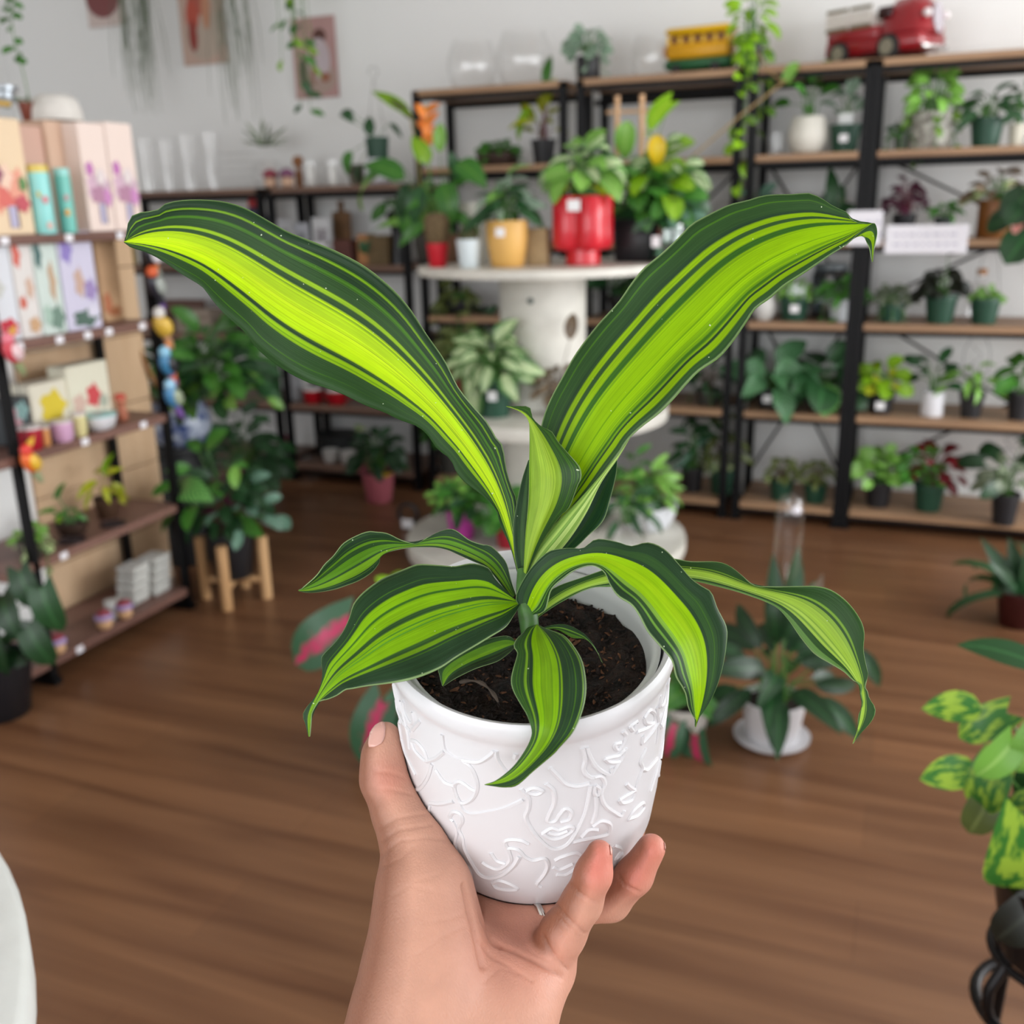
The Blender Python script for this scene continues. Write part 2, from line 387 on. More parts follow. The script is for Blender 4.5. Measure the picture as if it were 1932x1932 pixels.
# ------------------------------------------------------------------ the striped plant
plant0 = empty('striped_dracaena'); plant0.matrix_world = POT_M
tag(plant0, 'dracaena with broad lime leaves striped dark green in a white pot', 'plant')
IN_WHITE = mat('#c9ccca', 0.4)
MB().lathe([(r_, z_ * 1.095) for r_, z_ in [(0.045, 0.03), (0.0575, 0.114), (0.0580, 0.1185), (0.0608, 0.1190), (0.0611, 0.1202), (0.0595, 0.1206), (0.0575, 0.1195), (0.0562, 0.114), (0.043, 0.035), (0.0, 0.034)]], 72).build('nursery_pot', IN_WHITE, plant0, True)
rng = np.random.default_rng(3)
SOIL_Z = 0.1185
def soil_mesh(R, seed, n=46):
    g = np.random.default_rng(seed); V, Fs = [(0, 0, 0)], []
    ph = g.uniform(0, 6, (14, 2)); fr = g.uniform(60, 420, (14, 2))
    hgt = lambda x, y: sum(math.sin(x * fr[k, 0] + ph[k, 0]) * math.sin(y * fr[k, 1] + ph[k, 1]) for k in range(14)) * 0.0006
    m = 20
    for k in range(1, m + 1):
        for i in range(n):
            a = 2 * math.pi * i / n; r = R * k / m; x, y = r * math.cos(a), r * math.sin(a)
            V.append((x, y, hgt(x, y) + g.normal(0, .0007)))
    for i in range(n):
        j = (i + 1) % n; Fs.append((0, 1 + i, 1 + j))
        for k in range(m - 1): Fs.append((1 + k * n + i, 1 + (k + 1) * n + i, 1 + (k + 1) * n + j, 1 + k * n + j))
    return V, Fs
SOILM = mat('#2a1b13', 0.95, noise=0.5, nscale=180, color2='#0f0906', bump=0.6, bscale=400)
V, Fs = soil_mesh(0.0555, 1)
so = link('soil', mesh_from('soil', [(x, y, z + SOIL_Z) for x, y, z in V], Fs, SOILM, True), plant0)
bits = MB(); bits2 = MB()
for k in range(1500):
    a = rng.uniform(0, 6.28); r = 0.054 * math.sqrt(rng.uniform()); s = rng.uniform(0.0004, 0.0010) * (1.7 if k % 11 == 0 else 1)
    c = np.array([r * math.cos(a), r * math.sin(a), SOIL_Z + 0.0007]); d = rng.normal(size=3); d[2] *= .4; d /= np.linalg.norm(d)
    (bits if k % 5 else bits2).tube([c - d * s * 1.8, c + rng.normal(size=3) * s * .3, c + d * s * 1.8], [s * .35, s * .8, s * .3], 4)
o = bits.build('bark_chips', mat('#24160f', 0.9, noise=.6, nscale=300), plant0); o['kind'] = 'stuff'
o = bits2.build('coir_fibre', mat('#6b452c', 0.9, noise=.4, nscale=300), plant0); o['kind'] = 'stuff'

def leaf_material(name, stops, trans=0.12, rough=0.33, wob=0.012, fine=0.10, seed=0.0):
    """stripes across the blade: stops = [(u, hex), ...] held flat between short soft steps"""
    m = bpy.data.materials.new(name); m.use_nodes = True; nt = m.node_tree; N = nt.nodes.new; L = nt.links.new
    b = nt.nodes['Principled BSDF']; out = nt.nodes['Material Output']
    uv = N('ShaderNodeUVMap'); uv.uv_map = 'UVMap'
    sep = N('ShaderNodeSeparateXYZ'); L(uv.outputs[0], sep.inputs[0])
    mp = N('ShaderNodeMapping'); mp.inputs['Scale'].default_value = (7.0, 0.9, 1); mp.inputs['Location'].default_value = (seed, seed * 1.7, 0); L(uv.outputs[0], mp.inputs[0])
    n1 = N('ShaderNodeTexNoise'); n1.inputs['Scale'].default_value = 1.6; n1.inputs['Detail'].default_value = 2; L(mp.outputs[0], n1.inputs['Vector'])
    a1 = N('ShaderNodeMath'); a1.operation = 'MULTIPLY_ADD'; a1.inputs[1].default_value = wob * 2; a1.inputs[2].default_value = -wob; L(n1.outputs['Fac'], a1.inputs[0])
    a2 = N('ShaderNodeMath'); a2.operation = 'ADD'; L(sep.outputs['X'], a2.inputs[0]); L(a1.outputs[0], a2.inputs[1])
    r = N('ShaderNodeValToRGB'); el = r.color_ramp.elements
    pts = []
    for k, (u, c) in enumerate(stops):
        if k: pts.append((max(u - 0.010, 0), stops[k - 1][1]))
        pts.append((min(u + 0.004, 1) if k else 0.0, c))
    pts = pts[:32]
    while len(el) > 1: el.remove(el[-1])
    el[0].position = pts[0][0]; el[0].color = lin(pts[0][1])
    for p, c in pts[1:]:
        e = el.new(p); e.color = lin(c)
    L(a2.outputs[0], r.inputs[0])
    # fine lengthwise veins
    mp2 = N('ShaderNodeMapping'); mp2.inputs['Scale'].default_value = (95, 1.6, 1); mp2.inputs['Location'].default_value = (seed * 3, seed, 0); L(uv.outputs[0], mp2.inputs[0])
    n2 = N('ShaderNodeTexNoise'); n2.inputs['Scale'].default_value = 1.0; n2.inputs['Detail'].default_value = 3; L(mp2.outputs[0], n2.inputs['Vector'])
    r2 = N('ShaderNodeMapRange'); r2.inputs['From Min'].default_value = 0.35; r2.inputs['From Max'].default_value = 0.65; r2.inputs['To Min'].default_value = 1 - fine * 1.6; r2.inputs['To Max'].default_value = 1 + fine; L(n2.outputs['Fac'], r2.inputs[0])
    mp4 = N('ShaderNodeMapping'); mp4.inputs['Scale'].default_value = (34, 0.55, 1); mp4.inputs['Location'].default_value = (seed * 5, seed * 2, 0); L(uv.outputs[0], mp4.inputs[0])
    n4 = N('ShaderNodeTexNoise'); n4.inputs['Scale'].default_value = 1.0; n4.inputs['Detail'].default_value = 1; L(mp4.outputs[0], n4.inputs['Vector'])
    r4 = N('ShaderNodeMapRange'); r4.inputs['From Min'].default_value = 0.60; r4.inputs['From Max'].default_value = 0.68; r4.inputs['To Max'].default_value = 0.55; L(n4.outputs['Fac'], r4.inputs[0])
    m4 = N('ShaderNodeMix'); m4.data_type = 'RGBA'; L(r4.outputs[0], m4.inputs['Factor']); L(r.outputs[0], m4.inputs['A']); m4.inputs['B'].default_value = lin('#4c7c16')
    n5 = N('ShaderNodeTexNoise'); n5.inputs['Scale'].default_value = 5.0; n5.inputs['Detail'].default_value = 3; L(uv.outputs[0], n5.inputs['Vector'])
    r5 = N('ShaderNodeMapRange'); r5.inputs['From Min'].default_value = 0.3; r5.inputs['From Max'].default_value = 0.7; r5.inputs['To Min'].default_value = 0.84; r5.inputs['To Max'].default_value = 1.14; L(n5.outputs['Fac'], r5.inputs[0])
    m5 = N('ShaderNodeVectorMath'); m5.operation = 'SCALE'; L(m4.outputs['Result'], m5.inputs[0]); L(r5.outputs[0], m5.inputs['Scale'])
    mm = N('ShaderNodeVectorMath'); mm.operation = 'SCALE'; L(m5.outputs[0], mm.inputs[0]); L(r2.outputs[0], mm.inputs['Scale'])
    # dust specks
    tc = N('ShaderNodeTexCoord'); n3 = N('ShaderNodeTexNoise'); n3.inputs['Scale'].default_value = 520; n3.inputs['Detail'].default_value = 1; L(tc.outputs['Object'], n3.inputs['Vector'])
    gt = N('ShaderNodeMath'); gt.operation = 'GREATER_THAN'; gt.inputs[1].default_value = 0.795; L(n3.outputs['Fac'], gt.inputs[0])
    mx = N('ShaderNodeMix'); mx.data_type = 'RGBA'; L(gt.outputs[0], mx.inputs['Factor']); L(mm.outputs[0], mx.inputs['A']); mx.inputs['B'].default_value = lin('#c9d6b4')
    L(mx.outputs['Result'], b.inputs['Base Color']); b.inputs['Roughness'].default_value = rough; b.inputs['Specular IOR Level'].default_value = 0.14
    bp = N('ShaderNodeBump'); bp.inputs['Strength'].default_value = 0.25; bp.inputs['Distance'].default_value = 0.0006; L(n2.outputs['Fac'], bp.inputs['Height']); L(bp.outputs[0], b.inputs['Normal'])
    tl = N('ShaderNodeBsdfTranslucent'); L(mx.outputs['Result'], tl.inputs[0])
    ms = N('ShaderNodeMixShader'); ms.inputs[0].default_value = trans
    L(b.outputs[0], ms.inputs[1]); L(tl.outputs[0], ms.inputs[2]); L(ms.outputs[0], out.inputs[0])
    return m

PINV = np.array(POT_M.inverted())
def to_pot(P): return P @ PINV[:3, :3].T + PINV[:3, 3]
def ribbon(name, A, B, depths, material, tilt=0.0, fold=0.12, wave=0.0, wf=9.0, nl=72, nw=14, parent=None, thick=0.00045, curl=0.0):
    """a blade between two traced edges A (u=0) and B (u=1), each from base to tip, with its own depth along the way"""
    a = resample(A, nl); b = resample(B, nl); s = np.linspace(0, 1, nl)
    dk = np.linspace(0, 1, len(depths)); d = catmull(np.stack([dk, depths], 1), nl); dep = np.interp(s, d[:, 0], d[:, 1])
    W = np.linalg.norm(a - b, axis=1) * dep / F
    def soft(c):
        q = c.copy()
        for _ in range(max(8, nl // 3)):
            q[1:-1] = q[1:-1] * .4 + (q[:-2] + q[2:]) * .3
        return q
    asm, bsm = soft(a), soft(b)
    V, UV = [], []
    for i in range(nl):
        for k in range(nw + 1):
            u = k / nw; e = (2 * u - 1)
            p = asm[i] * (1 - u) + bsm[i] * u + ((a[i] - asm[i]) * (-e) ** 3 if e < 0 else (b[i] - bsm[i]) * e ** 3)
            dd = dep[i] + tilt * W[i] * e + fold * W[i] * (1 - abs(e) ** 1.4) - fold * W[i] * .5
            dd += wave * W[i] * (abs(e) ** 3) * math.sin(wf * s[i] * 2 * math.pi / 3 + (0.0 if e < 0 else 1.9))
            dd += curl * W[i] * e * e
            V.append(at_d(p[0], p[1], dd)); UV.append((u, s[i]))
    V = np.array(V).reshape(nl, nw + 1, 3)
    du = np.gradient(V, axis=1); dv = np.gradient(V, axis=0); nrm = np.cross(du, dv); nrm /= np.linalg.norm(nrm, axis=2, keepdims=True) + 1e-12
    back = V - nrm * thick * np.sign(((V - EYEP) * nrm).sum(2, keepdims=True).mean()) * -1
    n = nl * (nw + 1); vs = np.vstack([V.reshape(-1, 3), back.reshape(-1, 3)]); uv = UV + UV
    Fs = []
    w1 = nw + 1
    for i in range(nl - 1):
        for k in range(nw):
            q = (i * w1 + k, i * w1 + k + 1, (i + 1) * w1 + k + 1, (i + 1) * w1 + k)
            Fs.append(q); Fs.append(tuple(n + j for j in reversed(q)))
        for k in (0, nw):
            q = (i * w1 + k, (i + 1) * w1 + k, n + (i + 1) * w1 + k, n + i * w1 + k)
            Fs.append(q if k == 0 else q[::-1])
    return link(name, mesh_from(name, to_pot(vs), Fs, material, True, uv), parent)

DK, DK2, LM, YL, MG, RIM = '#253f25', '#2e4d25', '#8ebb06', '#c2e600', '#47781f', '#86a06a'
LM2 = '#84ac04'
def LF(A, B, dep, stops, **kw):
    mk = {k: kw.pop(k) for k in ('trans', 'rough', 'wob', 'fine') if k in kw}
    LF.n += 1
    return ribbon('leaf', A, B, dep, leaf_material('leaf_stripes', [(0, RIM)] + [(.012, stops[0][1])] + stops[1:] + [(.988, RIM)], seed=LF.n * 2.3, **mk), parent=plant0, **kw)
LF.n = 0
# broad leaf reaching up to the left
LF([(985,1088),(972,1000),(975,947),(963,914),(955,885),(948,842),(934,824),(918,796),(886,760),(862,728),(838,679),(805,631),(773,582),(737,542),(688,503),(632,473),(583,453),(543,437),(511,419),(462,392),(414,379),(353,377),(313,384),(295,397),(264,401),(244,413),(236,455)],
   [(978,1090),(962,1030),(944,990),(941,968),(926,948),(905,930),(877,910),(861,891),(849,866),(825,847),(807,821),(786,804),(753,792),(725,778),(688,764),(648,744),(616,732),(575,719),(531,695),(486,659),(462,627),(422,590),(398,562),(381,540),(341,516),(301,489),(268,473),(250,469),(233,457)],
   [.470,.468,.466,.464,.463,.462,.464], [(0,DK),(.085,'#7fae1e'),(.105,DK),(.17,MG),(.20,DK2),(.30,'#8fb81c'),(.335,DK2),(.385,'#b4da00'),(.50,YL),(.54,'#cdec0c'),(.56,YL),(.64,'#b4da00'),(.70,DK),(.735,LM),(.79,DK2),(.88,MG),(.905,DK)], tilt=.10, fold=.10, wave=.05, trans=0.19)
# broad leaf reaching up to the right
LF([(988,1080),(1003,900),(1021,804),(1037,756),(1061,711),(1086,667),(1126,614),(1166,570),(1191,534),(1215,505),(1247,479),(1279,449),(1304,423),(1336,405),(1376,386),(1409,378),(1445,368),(1497,366),(1526,364),(1550,374),(1574,390),(1596,399),(1606,415),(1627,423),(1650,421)],
   [(996,1084),(1049,1002),(1102,941),(1122,917),(1142,889),(1170,853),(1183,832),(1207,808),(1243,780),(1271,752),(1296,723),(1320,699),(1356,675),(1384,643),(1409,606),(1425,582),(1453,562),(1481,538),(1518,514),(1566,481),(1598,461),(1623,438),(1640,426),(1651,422)],
   [.474,.474,.471,.468,.464,.460,.458], [(0,DK2),(.20,DK),(.235,LM2),(.285,DK2),(.335,LM2),(.40,'#33601c'),(.46,LM),(.66,'#6f9c0a'),(.664,LM),(.80,'#33601c'),(.83,LM2),(.845,DK),(.87,LM2),(.925,DK2)], tilt=-.14, fold=.10, wave=.04, trans=0.17)
LF([(1598,461),(1618,442),(1636,428),(1650,421),(1655,438),(1650,462),(1647,494)], [(1620,440),(1629,446),(1634,455),(1640,466),(1643,478),(1646,494)], [.458,.456,.455,.456], [(0,DK2),(.3,LM2),(.7,DK2)], fold=.1, nl=30, nw=6)
# pale folded sheath under the right leaf
LF([(987,1092),(1000,1050),(1050,985),(1090,945),(1130,900),(1165,858),(1186,828)], [(1000,1092),(1050,1046),(1080,1010),(1108,965),(1135,910),(1168,862),(1188,828)], [.466,.464,.463,.464,.468], [(0,'#7da34a'),(.25,'#a8c766'),(.4,'#7da34a'),(.55,'#bcd67c'),(.75,'#86aa50'),(.9,'#b0cc70')], fold=-.25, nl=40, nw=10, trans=0.15)
# young rolled leaf in the middle
LF([(987,1090),(991,1010),(997,946),(998,885),(999,824),(997,790),(985,776),(955,767)], [(992,1090),(1021,1026),(1057,974),(1074,958),(1090,917),(1097,901),(1094,881),(1074,857),(1053,833),(1041,814),(1021,804),(1005,788),(999,768),(975,766),(955,766)],
   [.464,.460,.457,.457,.459,.462], [(0,'#86a832'),(.25,'#98b83a'),(.55,'#7fa026'),(.68,DK2)], fold=-.30, nl=48, tilt=.05, trans=0.15)
LF([(985,1092),(973,1060),(968,1000),(974,955),(985,905),(997,868)], [(990,1092),(991,1050),(993,1000),(996,950),(998,905),(999,868)], [.468,.467,.466,.466], [(0,DK),(.5,DK2)], nl=30, nw=6, fold=.1)
# dark leaf behind, right of the stem
LF([(995,1090),(1050,1044),(1075,1010),(1100,960),(1125,915),(1150,880),(1163,860)], [(1005,1092),(1082,1036),(1110,1010),(1138,982),(1150,946),(1162,897),(1165,861)], [.474,.478,.484,.490,.492], [(0,'#17381f'),(.5,'#1b4024')], fold=.1, nl=40, nw=8, rough=.28)
# twisted leaf to the left, behind
LF([(973,1122),(964,1095),(956,1064),(943,1046),(925,1030),(910,1028),(886,1020),(863,1003),(848,998),(822,1006),(791,1024),(778,1026),(757,1020),(731,1007),(710,1004),(695,1003),(674,1010),(648,1025),(630,1048),(612,1066),(597,1087),(569,1112),(563,1114)],
   [(966,1128),(949,1108),(933,1087),(917,1069),(892,1059),(863,1046),(845,1038),(822,1033),(793,1032),(770,1033),(741,1039),(719,1050),(716,1061),(703,1079),(679,1095),(653,1105),(628,1113),(597,1118),(576,1118),(563,1115)],
   [.468,.470,.476,.480,.478,.474,.472], [(0,DK),(.22,'#5c8a1e'),(.28,DK2),(.40,'#5c9020'),(.62,DK2),(.68,'#6d9a1c'),(.86,DK)], fold=.10, wave=.05, tilt=.12)
# broad leaf lying over the rim to the left
LF([(974,1132),(954,1113),(933,1090),(923,1072),(902,1064),(884,1063),(858,1068),(829,1066),(791,1064),(773,1069),(749,1079),(723,1090),(700,1105),(679,1123),(666,1141),(659,1165),(646,1193),(630,1214),(608,1237),(606,1250),(608,1271),(603,1299),(592,1318),(580,1332),(571,1349),(576,1366),(582,1390)],
   [(982,1140),(969,1162),(954,1183),(925,1201),(899,1217),(861,1240),(829,1261),(783,1279),(742,1288),(695,1294),(664,1299),(651,1301),(635,1312),(617,1319),(603,1321),(596,1330),(588,1345),(586,1362),(584,1390)],
   [.458,.450,.442,.434,.430,.430,.432,.433], [(0,DK),(.20,'#7aaa0c'),(.285,'#33601c'),(.31,'#7aaa0c'),(.42,DK2),(.475,'#7aaa0c'),(.52,'#4f8a2a'),(.525,'#7aaa0c'),(.56,'#4f8a2a'),(.565,'#7aaa0c'),(.70,DK2),(.74,'#6f9a14'),(.78,DK)], fold=.08, wave=.05, tilt=-.35, trans=0.09)
# leaf drooping over the front of the pot
LF([(1012,1178),(995,1184),(987,1193),(974,1206),(969,1219),(976,1230),(974,1242),(967,1266),(964,1286),(969,1305),(982,1328),(993,1346),(1001,1369),(1003,1385),(996,1405),(980,1431),(963,1451),(936,1472),(914,1480)],
   [(1014,1178),(1031,1186),(1063,1198),(1082,1218),(1098,1245),(1105,1276),(1106,1307),(1099,1342),(1082,1381),(1055,1412),(1044,1424),(1007,1455),(976,1482),(953,1486),(933,1484),(914,1481)],
   [.450,.432,.417,.406,.400,.402,.406,.410], [(0,DK2),(.16,'#6f9a24'),(.20,DK),(.28,'#7aaa0c'),(.40,'#6f9a14'),(.55,'#7aaa0c'),(.64,DK2),(.665,'#6f9a14'),(.69,DK),(.955,'#6f9a24'),(.97,DK)], fold=-.10, wave=.03, nl=64, trans=0.10)
# leaf arching to the right and drooping beside the pot
LF([(984,1150),(973,1125),(997,1078),(1028,1045),(1046,1037),(1075,1034),(1100,1034),(1125,1017),(1164,1022),(1191,1030),(1222,1023),(1253,1035),(1280,1063),(1303,1090),(1323,1105),(1342,1117),(1354,1148),(1371,1183),(1371,1214),(1365,1253),(1354,1292),(1338,1327),(1319,1355),(1313,1372)],
   [(1006,1160),(1028,1152),(1039,1113),(1063,1090),(1086,1074),(1117,1066),(1140,1078),(1152,1105),(1167,1125),(1191,1140),(1206,1160),(1222,1191),(1245,1218),(1268,1245),(1276,1276),(1288,1296),(1295,1311),(1299,1334),(1307,1350),(1314,1358),(1312,1372)],
   [.456,.446,.436,.430,.424,.420,.420,.424], [(0,DK),(.17,DK2),(.30,DK),(.36,LM),(.50,'#9ac40a'),(.60,LM),(.74,'#7aa53a'),(.80,DK2),(.86,'#6b9a3a'),(.89,DK)], fold=.12, wave=.04, tilt=-.25, trans=0.10)
# long leaf twisting out to the far right
LF([(1000,1160),(1030,1122),(1055,1105),(1098,1090),(1132,1078),(1180,1062),(1230,1052),(1275,1055),(1304,1060),(1352,1060),(1377,1068),(1399,1085),(1422,1105),(1457,1108),(1500,1107),(1544,1107),(1573,1116),(1602,1139),(1623,1168),(1631,1193),(1629,1226),(1634,1255),(1638,1273),(1631,1294),(1636,1304),(1640,1317),(1652,1338),(1645,1360),(1622,1386),(1609,1402)],
   [(1008,1172),(1028,1156),(1066,1132),(1113,1109),(1156,1107),(1210,1100),(1260,1095),(1304,1096),(1352,1106),(1406,1121),(1460,1143),(1486,1168),(1511,1204),(1536,1233),(1565,1251),(1591,1266),(1609,1282),(1626,1292),(1625,1309),(1628,1328),(1620,1349),(1618,1371),(1617,1387),(1608,1403)],
   [.462,.466,.474,.480,.482,.480,.474,.468,.466], [(0,DK2),(.27,'#6f9430'),(.31,DK2),(.36,'#84a83a'),(.44,'#9cc040'),(.62,'#a8c850'),(.72,'#7f9f50'),(.745,'#a0c04c'),(.80,DK2),(.90,'#5c8240')], fold=.10, wave=.05, tilt=.10, nl=100, trans=0.13)
# small leaves low in the pot
LF([(975,1212),(964,1202),(949,1200),(912,1209),(861,1235),(829,1259),(829,1273),(835,1294)], [(977,1216),(969,1224),(961,1232),(938,1248),(899,1261),(861,1279),(842,1291),(836,1295)], [.452,.446,.440,.438,.437], [(0,DK2),(.2,'#5c8a1e'),(.45,'#6d9a1c'),(.6,DK2),(.7,'#24331c')], nl=36, nw=8, fold=.1)
LF([(1018,1186),(1043,1179),(1070,1179),(1101,1195),(1121,1218),(1138,1252)], [(1020,1190),(1047,1187),(1070,1198),(1082,1204),(1105,1206),(1121,1222),(1138,1252)], [.455,.450,.448,.450], [(0,DK),(.35,'#6d9a30'),(.5,DK2),(.7,'#5c8a2e')], nl=30, nw=6, fold=-.1)
st = MB()
stem_pts = [at_d(1003,1236,.4645), at_d(1001,1200,.4585), at_d(996,1160,.458), at_d(988,1110,.463), at_d(986,1075,.467)]
st.tube([to_pot(p) for p in stem_pts], [.0038, .0042, .0046, .0036, .0026], 12)
st.tube([to_pot(at_d(1006,1204,.4555)), to_pot(at_d(1010,1198,.4515))], [.0038, .0034], 10)
st.build('stem', mat('#3f6a2a', .45, noise=.3, nscale=200), plant0, True)

rt_ = [to_pot(at_d(x, y, d)) for x, y, d in ((868,1287,.4375),(885,1284,.4350),(905,1287,.4340),(920,1297,.4320),(933,1312,.4290),(940,1325,.4275))]
MB().tube(resample(rt_, 18), [.0007 + .0003 * math.sin(i) for i in range(18)], 7).build('dry_root', mat('#40352b', .9, noise=.3, nscale=300), plant0, True)

# ------------------------------------------------------------------ the hand that holds the pot
H_STEP = 0.0012
H_LO = np.array([-0.095, -0.335, -0.625]); H_HI = np.array([0.112, -0.088, -0.395])
HN = np.ceil((H_HI - H_LO) / H_STEP).astype(int) + 1
HAX = [np.linspace(H_LO[k], H_LO[k] + (HN[k] - 1) * H_STEP, HN[k]).astype(np.float32) for k in range(3)]
HFAR = np.float32(0.03)
def cpt(q):                                   # (px, py, r_px, depth) -> camera-space centre and radius
    px, py, r, d = q
    return np.array([(px - CX) / F * d, -(py - CX) / F * d, -d]), r * d / F
def smin(a, b, k):
    h = np.clip(0.5 + 0.5 * (b - a) / k, 0, 1)
    return b + (a - b) * h - k * h * (1 - h)
def chain(field, pts, k):                     # tapered capsules through the points, blended into field
    for q0, q1 in zip(pts[:-1], pts[1:]):
        (a, ra), (b, rb) = cpt(q0), cpt(q1); m = max(ra, rb) + 0.022
        lo = np.maximum(((np.minimum(a, b) - m - H_LO) / H_STEP).astype(int), 0); hi = np.minimum(((np.maximum(a, b) + m - H_LO) / H_STEP).astype(int) + 2, HN)
        if (hi <= lo).any(): continue
        X = HAX[0][lo[0]:hi[0], None, None]; Y = HAX[1][None, lo[1]:hi[1], None]; Z = HAX[2][None, None, lo[2]:hi[2]]
        d = (b - a).astype(np.float32); L = float(d @ d) + 1e-12
        h = np.clip(((X - a[0]) * d[0] + (Y - a[1]) * d[1] + (Z - a[2]) * d[2]) / L, 0, 1)
        dist = np.sqrt((X - a[0] - h * d[0]) ** 2 + (Y - a[1] - h * d[1]) ** 2 + (Z - a[2] - h * d[2]) ** 2) - (ra + (rb - ra) * h)
        sl = tuple(slice(lo[i], hi[i]) for i in range(3))
        field[sl] = smin(field[sl], dist.astype(np.float32), np.float32(k))
    return field
newf = lambda: np.full(HN, HFAR, np.float32)
THUMB = [(727,1388,27,.4865), (724,1425,38,.4865), (727,1470,44,.4855), (755,1535,49,.480), (784,1595,62,.474), (800,1680,84,.466), (806,1770,98,.460)]
PINKY = [(1034,1822,44,.470), (1062,1760,43,.463), (1098,1703,37.5,.455), (1120,1648,34.5,.448), (1131,1610,26,.447)]
RINGF = [(985,1746,42,.4885), (1055,1713,38.5,.4940), (1152,1700,36,.490), (1197,1652,34,.479), (1229,1600,27.5,.474)]
MIDF = [(945,1745,46,.496), (990,1716,40,.522), (1085,1690,37,.548), (1165,1635,34,.566), (1190,1560,28,.574)]
INDF = [(893,1715,46,.504), (930,1690,40,.540), (1000,1640,36,.580), (1080,1580,34,.600), (1120,1520,28,.606)]
palm = newf()
for seg in ([(800,1680,84,.466), (806,1770,98,.460), (798,1870,114,.452), (772,1965,112,.443), (735,2080,118,.432), (690,2260,128,.415)],
            [(1028,1826,44,.471), (985,1868,72,.462), (950,1935,82,.453), (880,1990,96,.446), (845,2090,104,.436), (800,2260,122,.418)],
            [(1004,1780,44,.484), (930,1860,72,.468), (860,1930,100,.455)], [(945,1748,48,.494), (890,1830,72,.474), (840,1900,100,.460)],
            [(893,1718,48,.502), (860,1800,66,.482)], [(893,1718,44,.502), (945,1748,44,.496), (1004,1780,42,.486), (1030,1824,42,.472)]):
    chain(palm, seg, 0.012)
thumb = chain(newf(), THUMB, 0.006)
hand = smin(palm, thumb, np.float32(0.006))
fing = newf()
for fg in (PINKY, RINGF, MIDF, INDF):
    fing = smin(fing, chain(newf(), fg, 0.0035), np.float32(0.0012))
hand = smin(hand, fing, np.float32(0.0055))
gx, gy, gz = np.meshgrid(*HAX, indexing='ij')
band = np.abs(hand) < 0.02
CP = np.stack([gx[band], gy[band], gz[band]], 1).astype(float)
WP = EYEP + CP[:, :1] * RT + CP[:, 1:2] * UP - CP[:, 2:3] * FW
hand[band] = np.maximum(hand[band], (-(pot_sdf(WP)) + 0.0004).astype(np.float32))
del gx, gy, gz

def surface_nets(f, lo, st):
    s = f < 0; nx, ny, nz = f.shape
    cnt = np.zeros((nx - 1, ny - 1, nz - 1), np.uint8)
    for i in (0, 1):
        for j in (0, 1):
            for k in (0, 1): cnt += s[i:nx - 1 + i, j:ny - 1 + j, k:nz - 1 + k]
    act = np.argwhere((cnt > 0) & (cnt < 8)); idx = -np.ones((nx - 1, ny - 1, nz - 1), np.int64); idx[tuple(act.T)] = np.arange(len(act))
    acc = np.zeros((len(act), 3)); num = np.zeros(len(act))
    corner = [(i, j, k) for i in (0, 1) for j in (0, 1) for k in (0, 1)]
    for c0 in corner:
        for ax in range(3):
            if c0[ax]: continue
            c1 = list(c0); c1[ax] = 1
            a = f[act[:, 0] + c0[0], act[:, 1] + c0[1], act[:, 2] + c0[2]]; b = f[act[:, 0] + c1[0], act[:, 1] + c1[1], act[:, 2] + c1[2]]
            m = (a < 0) != (b < 0); t = np.where(m, a / np.where(m, a - b, 1), 0)
            p = np.tile(np.array(c0, float), (len(act), 1)); p[:, ax] += t
            acc[m] += p[m]; num[m] += 1
    V = lo + (act + acc / num[:, None]) * st
    Fs = []
    for ax in range(3):
        u, v = (ax + 1) % 3, (ax + 2) % 3
        a = s; sl0 = [slice(None)] * 3; sl1 = [slice(None)] * 3; sl0[ax] = slice(0, -1); sl1[ax] = slice(1, None)
        e0, e1 = s[tuple(sl0)], s[tuple(sl1)]
        for inward in (True, False):
            E = np.argwhere(e0 & ~e1) if inward else np.argwhere(~e0 & e1)
            E = E[(E[:, u] > 0) & (E[:, v] > 0) & (E[:, u] < f.shape[u] - 1) & (E[:, v] < f.shape[v] - 1)]
            q = []
            for du, dv in ((-1, -1), (0, -1), (0, 0), (-1, 0)):
                g = E.copy(); g[:, u] += du; g[:, v] += dv; q.append(idx[tuple(g.T)])
            q = np.stack(q, 1)
            Fs.append(q if inward else q[:, ::-1])
    return V, np.vstack(Fs)
HV, HF = surface_nets(hand, H_LO, H_STEP)
def smooth(V, Q, n, w):
    E = np.vstack([Q[:, [0, 1]], Q[:, [1, 2]], Q[:, [2, 3]], Q[:, [3, 0]]]); E = np.vstack([E, E[:, ::-1]])
    deg = np.bincount(E[:, 0], minlength=len(V)).astype(float)
    for _ in range(n):
        S = np.stack([np.bincount(E[:, 0], V[E[:, 1], k], len(V)) for k in range(3)], 1) / np.maximum(deg, 1)[:, None]
        V = V + w * (S - V)
    return V
HV = smooth(HV, HF, 6, 0.5)
def vnormals(V, Q):
    n = np.cross(V[Q[:, 2]] - V[Q[:, 0]], V[Q[:, 3]] - V[Q[:, 1]]); N = np.zeros_like(V)
    for k in range(4):
        for c in range(3): N[:, c] += np.bincount(Q[:, k], n[:, c], len(V))
    return N / (np.linalg.norm(N, axis=1, keepdims=True) + 1e-12)
HNm = vnormals(HV, HF)
PXY = np.stack([CX + F * HV[:, 0] / -HV[:, 2], CX - F * HV[:, 1] / -HV[:, 2]], 1)
front = np.clip((HNm * -HV / np.linalg.norm(HV, axis=1, keepdims=True)).sum(1) * 3, 0, 1)
